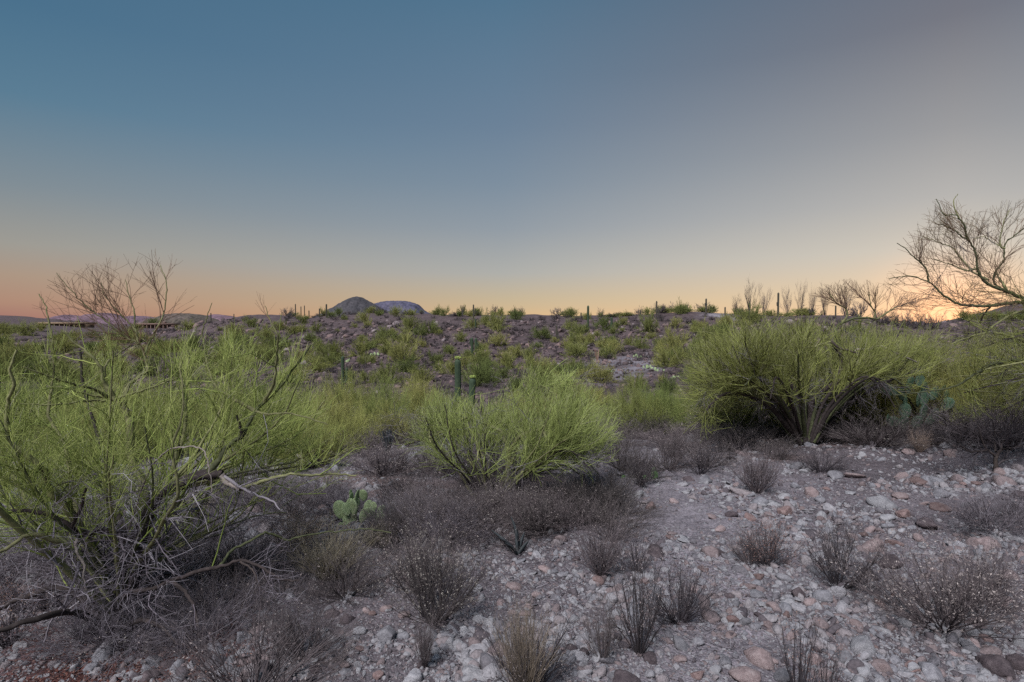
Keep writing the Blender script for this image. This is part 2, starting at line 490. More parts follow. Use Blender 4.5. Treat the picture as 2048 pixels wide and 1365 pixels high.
def ground_mat():
    m, n, b = mat('desert_soil')
    a = nd(n, 'ShaderNodeAttribute', attribute_name='soil')
    f1 = noise(n, .55, 6, .62); f2 = noise(n, 9, 6, .7); f3 = noise(n, 70, 3, .6)
    c = mixn(n, 1.0, a.outputs['Color'], cramp(n, f1, [(.3, (.72, .70, .70)), (.7, (1.25, 1.25, 1.25))]), 'MULTIPLY')
    c = mixn(n, 1.0, c, cramp(n, f2, [(.3, (.7, .66, .66)), (.5, (1, 1, 1)), (.7, (1.3, 1.28, 1.3))]), 'MULTIPLY')
    t = nd(n, 'ShaderNodeTexCoord')
    v = nd(n, 'ShaderNodeTexVoronoi'); v.inputs['Scale'].default_value = 75; n.links.new(t.outputs['Object'], v.inputs['Vector'])
    vs = nd(n, 'ShaderNodeSeparateColor'); n.links.new(v.outputs['Color'], vs.inputs[0])
    c = mixn(n, 1.0, c, cramp(n, vs.outputs[0], [(0, (.62, .6, .62)), (.5, (1, 1, 1)), (1, (1.4, 1.35, 1.35))]), 'MULTIPLY')
    v2 = nd(n, 'ShaderNodeTexVoronoi'); v2.inputs['Scale'].default_value = 2.3; n.links.new(t.outputs['Object'], v2.inputs['Vector'])
    vs2 = nd(n, 'ShaderNodeSeparateColor'); n.links.new(v2.outputs['Color'], vs2.inputs[0])
    c = mixn(n, .45, c, mixn(n, 1.0, c, cramp(n, vs2.outputs[1], [(0, (.6, .57, .58)), (1, (1.35, 1.3, 1.3))]), 'MULTIPLY'))
    n.links.new(c, b.inputs['Base Color'])
    h = mathn(n, 'ADD', mathn(n, 'MULTIPLY', v.outputs['Distance'], -.7), mathn(n, 'MULTIPLY', f2, 1.2))
    bump(n, b, h, .8, .012)
    return m
M_GROUND = ground_mat()

def cactus_mat(name, dark, light, scale=0.0):
    m, n, b = mat(name)
    b.inputs['Roughness'].default_value = .6
    f = noise(n, 6, 4)
    c = cramp(n, f, [(.3, dark), (.7, light)])
    if scale:
        t = nd(n, 'ShaderNodeTexCoord')
        v = nd(n, 'ShaderNodeTexVoronoi'); v.inputs['Scale'].default_value = scale; v.inputs['Randomness'].default_value = .55
        n.links.new(t.outputs['Object'], v.inputs['Vector'])
        s = cramp(n, v.outputs['Distance'], [(0, (1, 1, 1)), (.16, (1, 1, 1)), (.24, (0, 0, 0))])
        c = mixn(n, s, c, (.42, .38, .26))
        bump(n, b, s, .5, .01)
    n.links.new(c, b.inputs['Base Color'])
    return m
M_PADY = cactus_mat('pale_pad', (.22, .29, .12), (.42, .50, .28), 22)
M_PADD = cactus_mat('blue_green_pad', (.035, .072, .045), (.08, .125, .078), 16)
M_PADG = cactus_mat('green_pad', (.06, .13, .04), (.12, .22, .08), 16)
M_SAG = cactus_mat('saguaro_skin', (.032, .05, .032), (.07, .095, .055))
M_SAGD = cactus_mat('saguaro_skin_dark', (.05, .05, .04), (.10, .085, .065))

def hill_mat(name, a, b_, c, sc):
    m, n, b = mat(name)
    f = noise(n, sc, 9, .72); f2 = noise(n, sc * 9, 6, .75)
    c1 = cramp(n, f, [(.3, a), (.5, b_), (.72, c)])
    c2 = mixn(n, 1.0, c1, cramp(n, f2, [(.36, (.55, .56, .55)), (.5, (1, 1, 1)), (.62, (1.35, 1.3, 1.28))]), 'MULTIPLY')
    n.links.new(c2, b.inputs['Base Color'])
    return m

# ------------------------------------------------------------------ ground sheet
def build_ground():
    az = np.concatenate([np.linspace(-180, -52, 60, endpoint=False), np.linspace(-52, 52, 620, endpoint=False), np.linspace(52, 180, 60, endpoint=False)])
    az = np.radians(az)
    rad = np.concatenate([[0.05], np.exp(np.linspace(math.log(.5), math.log(900), 400))])
    A, Rd = np.meshgrid(az, rad)
    X = Rd * np.sin(A); Y = Rd * np.cos(A)
    Z = height(X, Y)
    Z[-1] -= 20
    v = np.stack([X, Y, Z], -1).reshape(-1, 3)
    na, nr = len(az), len(rad)
    i = np.arange(nr - 1)[:, None] * na; j = np.arange(na)[None, :]; j2 = (j + 1) % na
    q = np.stack([i + j, i + na + j, i + na + j2, i + j2], -1).reshape(-1, 4)
    q = q[:, ::-1]
    s = soil(X, Y).reshape(-1, 3)
    col = np.concatenate([s, np.ones((len(s), 1))], 1)
    me = mesh_np('ground', v, quads=q, mats=[M_GROUND], smooth=True, col=col)
    o = link('ground', me)
    tag(o, kind='structure')
    # a wide plain beyond it, down to the horizon
    a = np.linspace(0, 2 * np.pi, 128, endpoint=False)
    rr_ = [700, 2500, 9000]
    v = np.concatenate([np.stack([r_ * np.sin(a), r_ * np.cos(a), np.full(128, -12.0)], 1) for r_ in rr_])
    q = []
    for k in range(2):
        for t in range(128):
            q.append((k * 128 + t, k * 128 + (t + 1) % 128, (k + 1) * 128 + (t + 1) % 128, (k + 1) * 128 + t))
    mp = hill_mat('plain_soil', (.10, .085, .06), (.13, .11, .08), (.17, .14, .11), .01)
    tag(link('plain', mesh_np('plain', v, quads=q, mats=[mp])), kind='structure')
build_ground()

# ------------------------------------------------------------------ far hills: (centre px, top py, left px, right px, distance)
def far_hill(name, prof, d, depth, m, base=-14.0, rough=1.0, seed=0):
    """prof: list of (px, py) skyline; a solid hill with that ridge"""
    prof = np.array(prof, float)
    xs = (prof[:, 0] - 1024) / F * d
    zs = CAMZ - (prof[:, 1] - 645) / F * d
    n = 220
    X = np.linspace(xs[0], xs[-1], n)
    top = np.interp(X, xs, zs)
    ker = np.ones(7) / 7
    top = np.convolve(np.pad(top, 3, mode='edge'), ker, mode='valid')
    t = np.linspace(-1, 1, 61)
    T, XX = np.meshgrid(t, X, indexing='ij')
    shape = np.cos(T * math.pi / 2) ** 1.15
    h = (top[None, :] - base) * shape
    k = 60.0 / abs(xs[-1] - xs[0]) * 1.0
    nz = vnoise(XX * k * .5 + seed, T * 9 + seed, 0) + .5 * vnoise(XX * k * 1.3 + seed, T * 19, 1) + .3 * vnoise(XX * k * 3, T * 43, 2)
    h = h * (1 + nz * .10 * rough * (1 - shape ** 6))
    h += vnoise(XX * k * 2.2, T * 7, 3) * .012 * rough * (top.max() - base) * shape
    Yv = d + T * depth
    v = np.stack([XX, Yv, base + h], -1).reshape(-1, 3)
    i = np.arange(60)[:, None] * n; j = np.arange(n - 1)[None, :]
    q = np.stack([i + j, i + j + 1, i + n + j + 1, i + n + j], -1).reshape(-1, 4)
    return tag(link(name, mesh_np(name, v, quads=q, mats=[m], smooth=True)), kind='structure')
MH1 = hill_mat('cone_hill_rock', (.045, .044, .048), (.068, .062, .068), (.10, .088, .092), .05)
MH2 = hill_mat('butte_rock', (.065, .065, .10), (.095, .088, .13), (.13, .11, .145), .006)  # distance haze put into the rock colour as a bluish purple
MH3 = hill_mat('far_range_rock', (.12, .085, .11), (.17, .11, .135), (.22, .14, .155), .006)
MH4 = hill_mat('brushy_hill', (.07, .06, .045), (.12, .095, .08), (.20, .15, .135), .03)
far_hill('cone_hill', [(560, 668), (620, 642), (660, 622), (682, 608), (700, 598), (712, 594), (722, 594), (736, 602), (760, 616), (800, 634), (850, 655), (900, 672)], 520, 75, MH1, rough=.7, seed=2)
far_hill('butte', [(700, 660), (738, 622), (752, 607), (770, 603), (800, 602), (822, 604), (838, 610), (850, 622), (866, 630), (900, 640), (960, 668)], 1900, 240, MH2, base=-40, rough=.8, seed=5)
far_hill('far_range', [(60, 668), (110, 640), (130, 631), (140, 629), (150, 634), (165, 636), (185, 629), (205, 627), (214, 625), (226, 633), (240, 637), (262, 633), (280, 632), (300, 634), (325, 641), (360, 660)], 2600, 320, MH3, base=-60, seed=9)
far_hill('brushy_hill', [(280, 668), (318, 640), (340, 630), (360, 627), (385, 628), (400, 630), (412, 636), (440, 652), (480, 668)], 640, 90, MH4, base=-16, seed=11)
far_hill('brushy_hill', [(395, 660), (415, 634), (432, 629), (450, 631), (480, 636), (540, 650), (600, 668)], 900, 110, MH3, base=-20, seed=12)

# ------------------------------------------------------------------ scatter by geometry nodes (only for what nobody could count)
def hidden_collection(name, meshes):
    c = bpy.data.collections.new(name)
    for i, me in enumerate(meshes):
        o = bpy.data.objects.new(f'{name}_{i:02d}', me); c.objects.link(o)
    return c
def scatter(name, pts, rot, sc, idx, coll, m=None):
    me = bpy.data.meshes.new(name)
    me.vertices.add(len(pts)); me.vertices.foreach_set('co', np.asarray(pts, np.float32).ravel())
    a = me.attributes.new('rot', 'FLOAT_VECTOR', 'POINT'); a.data.foreach_set('vector', np.asarray(rot, np.float32).ravel())
    a = me.attributes.new('sc', 'FLOAT_VECTOR', 'POINT'); a.data.foreach_set('vector', np.asarray(sc, np.float32).ravel())
    a = me.attributes.new('idx', 'INT', 'POINT'); a.data.foreach_set('value', np.asarray(idx, np.int32))
    g = bpy.data.node_groups.new(name, 'GeometryNodeTree')
    g.interface.new_socket('Geometry', in_out='INPUT', socket_type='NodeSocketGeometry')
    g.interface.new_socket('Geometry', in_out='OUTPUT', socket_type='NodeSocketGeometry')
    gi = g.nodes.new('NodeGroupInput'); go = g.nodes.new('NodeGroupOutput')
    ip = g.nodes.new('GeometryNodeInstanceOnPoints'); ci = g.nodes.new('GeometryNodeCollectionInfo')
    mp = g.nodes.new('GeometryNodeMeshToPoints')
    ci.inputs['Collection'].default_value = coll
    ci.inputs['Separate Children'].default_value = True; ci.inputs['Reset Children'].default_value = True
    def na(n_, t):
        x = g.nodes.new('GeometryNodeInputNamedAttribute'); x.data_type = t; x.inputs['Name'].default_value = n_
        return [o_ for o_ in x.outputs if o_.enabled and o_.name == 'Attribute'][0]
    g.links.new(gi.outputs[0], mp.inputs[0]); g.links.new(mp.outputs[0], ip.inputs['Points'])
    g.links.new(ci.outputs[0], ip.inputs['Instance']); ip.inputs['Pick Instance'].default_value = True
    g.links.new(na('idx', 'INT'), ip.inputs['Instance Index'])
    e = g.nodes.new('FunctionNodeEulerToRotation'); g.links.new(na('rot', 'FLOAT_VECTOR'), e.inputs[0]); g.links.new(e.outputs[0], ip.inputs['Rotation'])
    g.links.new(na('sc', 'FLOAT_VECTOR'), ip.inputs['Scale'])
    g.links.new(ip.outputs[0], go.inputs[0])
    o = link(name, me)
    md = o.modifiers.new('scatter', 'NODES'); md.node_group = g
    return tag(o, kind='stuff')

# ------------------------------------------------------------------ rocks
import bmesh
def rock_mesh(name, seed, sub=3, cuts=9, flat=.62, ang=1.0, m=None):
    r = np.random.default_rng(seed)
    bm = bmesh.new(); bmesh.ops.create_icosphere(bm, subdivisions=sub, radius=1)
    v = np.array([p.co[:] for p in bm.verts]); f = np.array([[q.index for q in p.verts] for p in bm.faces]); bm.free()
    v *= r.uniform(.6, 1.25, 3)[None, :]
    for _ in range(cuts):
        nn = norm(r.normal(size=3)); dd = r.uniform(*((.30, .78) if ang > 1.5 else (.42, .82) if ang > .5 else (.60, .90)))
        s = v @ nn - dd
        v = v - np.maximum(s, 0)[:, None] * nn[None, :] * (.97 if ang > .5 else .93)
    x = v * 1.7 + seed
    v *= (1 + .07 * vnoise(x[:, 0], x[:, 1] + x[:, 2], 0) + .04 * vnoise(x[:, 1] * 2.7, x[:, 2] * 2.7 + x[:, 0], 1))[:, None]
    v[:, 2] *= flat
    v /= np.abs(v[:, 0]).max()
    return mesh_np(name, v, tris=f, mats=[m] if m else [], smooth=ang <= .5)
GRAV = hidden_collection('gravel_piece', [rock_mesh('gravel_piece', 100 + i, 2, 9, .38 + .13 * (i % 4), 2.0, M_GRAV) for i in range(10)])
HROCK = hidden_collection('hill_stone_piece', [rock_mesh('hill_stone_piece', 200 + i, 2, 8, .7, 1.0, M_HROCK) for i in range(8)])

def screen_points(n, y0, y1, x0=-60, x1=2110, r=rng, bias=1.0):
    """random points on the ground, evenly spread as seen from where one stands"""
    py = y0 + (y1 - y0) * r.uniform(0, 1, n) ** bias; px = r.uniform(x0, x1, n)
    # table of distance for a few lines of sight, then interpolate
    gx = np.linspace(x0, x1, 24); gy = np.linspace(y0, y1, 40)
    T = np.array([[ground_at(a, b)[1] for b in gy] for a in gx])
    fx = (px - x0) / (x1 - x0) * 23; fy = (py - y0) / (y1 - y0) * 39
    i = np.minimum(fx.astype(int), 22); j = np.minimum(fy.astype(int), 38); u = fx - i; w = fy - j
    d = (T[i, j] * (1 - w) + T[i, j + 1] * w) * (1 - u) + (T[i + 1, j] * (1 - w) + T[i + 1, j + 1] * w) * u
    X = (px - 1024) / F * d
    return X, d, height(X, d), px, py

def build_gravel():
    n = 230000
    X, Y, Z, px, py = screen_points(n, 880, 1640, -450, 2550)
    keep = np.ones(n, bool)
    # fewer stones on the trodden path and in the litter under the tree
    pc = 1330 + 90 * np.sin(Y * .5)
    path = np.exp(-((px - pc) / 150) ** 2) * (Y < 9)
    keep &= rng.uniform(0, 1, n) > path * .35
    keep &= ~((px < 470) & (py > 1180) & (vnoise(X / .35, Y / .35, 1) > -.35) & (rng.random(n) < .75))
    s = np.clip(rng.lognormal(-.62, .78, n), .22, 4.2) * .0086 * (1 + .16 * Y)
    s *= (1 - .35 * path)
    s *= np.clip(.95 + .75 * vnoise(X / .7 + 3, Y / .7, 2) + .45 * vnoise(X / .25, Y / .25, 3), .35, 1.9)
    rot = rng.uniform(0, 6.28, (n, 3)); rot[:, :2] = rng.normal(0, .35, (n, 2))
    sc = s[:, None] * rng.uniform(.7, 1.25, (n, 3))
    P = np.stack([X, Y, Z + s * .13], 1)
    scatter('gravel', P[keep], rot[keep], sc[keep], rng.integers(0, 10, n)[keep], GRAV)
    # stones of the far slope
    n = 17000
    X, Y, Z, px, py = screen_points(n, 642, 870)
    s = np.clip(rng.lognormal(0, .6, n), .35, 3.2) * .0019 * Y + .02
    rot = rng.uniform(0, 6.28, (n, 3)); rot[:, :2] = rng.normal(0, .3, (n, 2))
    P = np.stack([X, Y, Z + s * .1], 1)
    keep = (Y < 150)
    scatter('hillside_stones', P[keep], rot[keep], (s[:, None] * rng.uniform(.8, 1.3, (n, 3)))[keep], rng.integers(0, 8, n)[keep], HROCK)
build_gravel()
# ------------------------------------------------------------------ labels: where a thing stands, said from what is around it
LAND = []            # (phrase, px, py) of landmarks on the near ground
DEFER = []           # things waiting for a label
ORD = ['leftmost', 'second', 'third', 'fourth', 'fifth', 'sixth', 'seventh', 'eighth', 'ninth', 'tenth', 'eleventh', 'twelfth', 'thirteenth', 'fourteenth', 'fifteenth', 'sixteenth']
NUM = ['zero', 'one', 'two', 'three', 'four', 'five', 'six', 'seven', 'eight', 'nine', 'ten', 'eleven', 'twelve', 'thirteen', 'fourteen', 'fifteen', 'sixteen']
def later(o, adjs, noun, px, py, cat, group):
    """adjs: list from most to least telling; label is made when every thing stands"""
    tag(o, None, cat, group)
    DEFER.append((o, adjs, noun, px, py))
def landmark(phrase, px, py):
    LAND.append((phrase, px, py))
def name_all():
    rows = {}
    for o, adjs, noun, px, py in DEFER:
        w = 1.9
        best = min(LAND, key=lambda l: (l[1] - px) ** 2 + ((l[2] - py) * w) ** 2)
        dx, dy = px - best[1], (py - best[2]) * w
        dist = math.hypot(dx, dy)
        near = 'just ' if dist < 62 else ''
        if abs(dx) > abs(dy): rel = near + ('right of' if dx > 0 else 'left of')
        else: rel = near + ('in front of' if dy > 0 else 'behind')
        rows.setdefault((adjs[0], adjs[1], noun, rel, best[0]), []).append((px, py, o))
    for (a, b, noun, rel, l), v in rows.items():
        v.sort(key=lambda t: t[0])
        head = f'{a} {b} {noun} {rel} {l}' if b else f'{a} {noun} {rel} {l}'
        n = len(v)
        for i, (_, _, o) in enumerate(v):
            if n == 1: s = head
            elif i == 0: s = f'{head}, leftmost of {NUM[n] if n < 17 else n}'
            elif i == n - 1: s = f'{head}, rightmost of {NUM[n] if n < 17 else n}'
            else: s = f'{head}, {ORD[i] if i < 16 else i + 1} from left of {NUM[n] if n < 17 else n}'
            o['label'] = s

# ------------------------------------------------------------------ plant builders
def curve_pts(pts, sub=5, wob=.006, r=rng):
    """smooth line through hand-laid points"""
    P = np.array(pts, float)
    if len(P) < 3: P = np.stack([P[0], (P[0] + P[-1]) / 2, P[-1]])
    Q = np.concatenate([[2 * P[0] - P[1]], P, [2 * P[-1] - P[-2]]])
    out = []
    for i in range(1, len(Q) - 2):
        for t in np.linspace(0, 1, sub, endpoint=False):
            a, b, c, d = Q[i - 1], Q[i], Q[i + 1], Q[i + 2]
            out.append(.5 * ((2 * b) + (-a + c) * t + (2 * a - 5 * b + 4 * c - d) * t * t + (-a + 3 * b - 3 * c + d) * t ** 3))
    out.append(P[-1])
    out = np.array(out)
    out[1:-1] += r.normal(size=(len(out) - 2, 3)) * wob
    return out
def resample(P, k):
    s = np.concatenate([[0], np.cumsum(np.linalg.norm(np.diff(P, axis=0), axis=1))])
    t = np.linspace(0, s[-1], k)
    return np.stack([np.interp(t, s, P[:, i]) for i in range(3)], 1)
def limb_obj(name, P, r0, r1, m, parent, org, sides=8, v=(.2, .8)):
    n = len(P)
    t = np.linspace(0, 1, n) ** .75
    Rr = r0 * (1 - t) + r1 * t
    Rr = Rr * (1 + .10 * np.sin(t * 23 + r0 * 900) * (1 - t))
    a, q, si = tubes((P - org)[None], Rr[None], sides)
    # knots and grain
    a += rng.normal(size=a.shape) * (np.repeat(Rr, sides)[:, None] * .07)
    me = mesh_np(name, a, quads=q, mats=[m], v=np.full(len(a), rng.uniform(*v)), smooth=True)
    return link(name, me, parent)

class Tree:
    def __init__(s, name, base):
        s.org = np.array(base, float); s.root = empty(name, s.org); s.L = []; s.SK = []; s.n = 0
    def limb(s, pts, w0, w1, m=None, name='limb', side=8, use=True, k=16, wob=.0025, mult=1.0, sky=False):
        """pts: (px, py, distance) or xyz arrays; w in pixels of the photograph at the first and last point"""
        X = [at(*p) for p in pts]
        d0, d1 = pts[0][2], pts[-1][2]
        r0, r1 = w0 / 2 / F * d0, w1 / 2 / F * d1
        P = curve_pts(X, 5, wob)
        limb_obj(name, P, r0, r1, m or M_BARK, s.root, s.org, side)
        if use:
            Q = resample(P, k); t = np.linspace(0, 1, k)
            (s.SK if sky else s.L).append((Q, r0 * (1 - t) + r1 * t, mult))
        return P
    def free(s, P, r0, r1, m=None, name='branch', mult=1.0, k=16, use=True):
        P = curve_pts(P, 5, .008)
        limb_obj(name, P, r0, r1, m or M_BARK, s.root, s.org, 6)
        if use:
            Q = resample(P, k); t = np.linspace(0, 1, k); s.L.append((Q, r0 * (1 - t) + r1 * t, mult))
    def crown(s, name, levels, mats, src=None, clump=None, thr=-.18):
        """levels: dicts for grow(); each level springs from the one before"""
        src = s.L if src is None else src
        P = np.stack([l[0] for l in src]); Rr = np.stack([l[1] for l in src])
        m = np.array([l[2] for l in src])
        reps = np.maximum(1, np.round(m * 2)).astype(int)
        P = np.repeat(P, reps, 0); Rr = np.repeat(Rr, reps, 0)
        parts = []
        for i, lv in enumerate(levels):
            lv = dict(lv); sides = lv.pop('sides', 3); mi = lv.pop('mi', 0); lo, hi = lv.pop('v', (0, 1)); keep = lv.pop('keep', 1.0)
            clip = lv.pop('clip', None)
            P, Rr = grow(P, Rr, **lv)
            if clip is not None:
                ok = clip(P[:, -1]); P, Rr = P[ok], Rr[ok]
            gz = height(P[:, -1, 0], P[:, -1, 1])
            ok = P[:, -1, 2] > gz + .02
            P, Rr = P[ok], Rr[ok]
            if clump and i > 0:
                e = P[:, -1] / clump
                nz = vnoise(e[:, 0] + 9, e[:, 2] + e[:, 1] * .7, 2) + .5 * vnoise(e[:, 0] * 2.3, e[:, 2] * 2.3 - e[:, 1], 4)
                ok = nz > thr + rng.normal(size=len(nz)) * .12
                P, Rr = P[ok], Rr[ok]
            parts.append((P - s.org, Rr, sides, mi, lo, hi))
        a, q, v, qm = join(parts)
        o = link(name, mesh_np(name, a, quads=q, mats=mats, v=v, qm=qm), s.root)
        tag(o, kind='stuff')
        return P, Rr

def shrub_template(seed, stems=34, hgt=.42, spread=55, ch=9, fl=900, fm=1, rad=.0022, twist=.10, fsize=(.003, .007), tw=.16, up=.25, sub=0):
    """dry desert shrub: many stems fanning from one foot, side twigs, seed heads. returns stem mesh and seed-head mesh"""
    r = np.random.default_rng(seed)
    n = stems
    a = r.uniform(0, 2 * np.pi, n); t = np.radians(spread) * r.uniform(0, 1, n) ** .7
    d = np.stack([np.sin(t) * np.cos(a), np.sin(t) * np.sin(a), np.cos(t)], 1)
    k = 6; P = np.zeros((n, k, 3)); P[:, 0] = np.stack([np.cos(a), np.sin(a), a * 0], 1) * r.uniform(0, .035, n)[:, None]
    L = r.uniform(.6, 1.05, n) * hgt
    dd = d.copy()
    for j in range(1, k):
        P[:, j] = P[:, j - 1] + dd * (L / (k - 1))[:, None]
        dd = norm(dd + r.normal(size=(n, 3)) * twist + np.array([0, 0, .06]))
    Rr = (rad * r.uniform(.8, 1.5, n))[:, None] * np.linspace(1.5, .45, k)[None]
    P1, R1 = grow(P, Rr, n * ch, (tw * .5 * hgt / .42, tw * 1.2 * hgt / .42), (12, 42), up=up, jit=.12, k=4, rr=.62, tmin=.25, r=r, rmin=.0007)
    P2, R2 = grow(P1, R1, n * ch * 2, (.03 * hgt / .42, .085 * hgt / .42), (15, 55), up=up, jit=.15, k=3, rr=.7, tmin=.2, r=r, rmin=.0006)
    st = join([(P, Rr, 4, 0, 0, .5), (P1, R1, 3, 0, .1, .8), (P2, R2, 3, 0, .3, 1)])
    Pf = np.concatenate([P1[:, [0, -1]], P2[:, [0, -1]]]) if fm else P2[:, [0, -1]]
    fv, fq = flecks(Pf, fl, fsize, r, .006)
    return st, (fv, fq)

def shrub_meshes(tag_, seed, ms, mf, **k):
    (a, q, v, qm), (fv, fq) = shrub_template(seed, **k)
    m1 = mesh_np(tag_ + '_stems', a, quads=q, mats=[ms], v=v)
    m2 = mesh_np(tag_ + '_seed_heads', fv, quads=fq, mats=[mf], v=np.repeat(np.random.default_rng(seed).uniform(0, 1, len(fq)), 4)) if len(fq) else None
    return m1, m2

DRYS = [shrub_meshes('dry_shrub', 300 + i, (M_DRY, M_BROWN)[i % 2], M_SEED, stems=26 + 9 * i, hgt=.42, spread=46 + 12 * (i % 3), ch=7 + i, twist=.08 + .03 * i, fl=650, fsize=(.003, .0065)) for i in range(6)]
FLEECY = [shrub_meshes('fleecy_shrub', 320 + i, M_BROWN, M_SEED, stems=46, hgt=.42, spread=70, ch=12, fl=2300, tw=.2, fsize=(.0035, .008)) for i in range(3)]
DENSE = [shrub_meshes('dense_brush', 340 + i, M_BROWN, M_SEED, stems=44, hgt=.42, spread=80, ch=11, fl=420, tw=.2, up=.15, fsize=(.003, .007)) for i in range(4)]
SPARSE = [shrub_meshes('sparse_stems', 360 + i, M_DRY, M_RUST, stems=26, hgt=.42, spread=26, ch=4, fl=260, tw=.1) for i in range(2)]
GRASS = [shrub_meshes('dry_grass', 380 + i, M_GRASS, M_SEED, stems=190, hgt=.42, spread=48, ch=2, fl=300, tw=.12, rad=.0014, twist=.14) for i in range(3)]
RUSTY = [shrub_meshes('rusty_shrub', 390 + i, M_DRY, M_RUST, stems=44, hgt=.42, spread=62, ch=10, fl=2000, fsize=(.004, .008)) for i in range(2)]
TWIGGY = [shrub_meshes('bare_tangle', 395 + i, M_DEAD, M_SEED, stems=46, hgt=.42, spread=80, ch=12, fl=300, tw=.24, up=.05, twist=.22, rad=.0018) for i in range(2)]

def place_shrub(kind, px, py, w, h, label=None, cat='shrub', group=None, name='dry_shrub', seed=None, rot=None, adj=None, base=None):
    """w, h: width and height in pixels of the photograph; (px, py) where its foot stands"""
    i = len(C.objects)
    b = ground_at(px, py) if base is None else base
    d = b[1]
    sx = w / F * d / .56; sz = h / F * d / .42
    ms, mf = kind[i % len(kind)] if seed is None else kind[seed % len(kind)]
    o = empty(name, (b[0], b[1], b[2] - .01), rng.uniform(0, 6.28), (sx, sx, sz))
    link('stems', ms, o)
    if mf is not None: tag(link('seed_heads', mf, o), kind='stuff')
    if label: tag(o, label, cat, group)
    else: later(o, adj, name.split('_')[-1], px, py, cat, group)
    return o
def shoots(T, n0, n1, n2, L, m, rm, clip, tmin=.55):
    """straight upright young shoots that top the crown"""
    T.crown('young_shoots', [dict(N_=n0, rmax=rm * 2.2, L=(L * .6, L * 1.5), ang=(8, 38), up=.55, jit=.07, k=5, rr=.6, tmin=tmin, v=(.3, .8), rmin=rm * 1.1, tap=.45, clip=clip),
                             dict(N_=n1, rmax=rm * 1.3, L=(L * .35, L * .9), ang=(12, 34), up=.35, jit=.06, k=4, rr=.7, tmin=.1, v=(.3, .9), rmin=rm * .8, tap=.5, clip=clip),
                             dict(N_=n2, rmax=rm, L=(L * .2, L * .5), ang=(12, 36), up=.25, jit=.06, k=3, rr=.8, tmin=.1, v=(.4, 1), rmin=rm * .65, tap=.55, clip=clip)], [m])

def dead_tufts(T, n0, n1, n2):
    T.crown('dead_twigs', [dict(N_=n0, rmax=.004, L=(.15, .4), ang=(40, 110), up=-.05, jit=.25, k=5, rr=.5, tmin=.4, rmin=.002),
                           dict(N_=n1, rmax=.0022, L=(.1, .3), ang=(20, 80), up=-.25, jit=.2, k=4, rr=.6, tmin=.3, rmin=.0015),
                           dict(N_=n2, rmax=.0016, L=(.05, .15), ang=(15, 60), up=-.2, jit=.2, k=3, rr=.7, tmin=.2, rmin=.0012)], [M_DEAD])

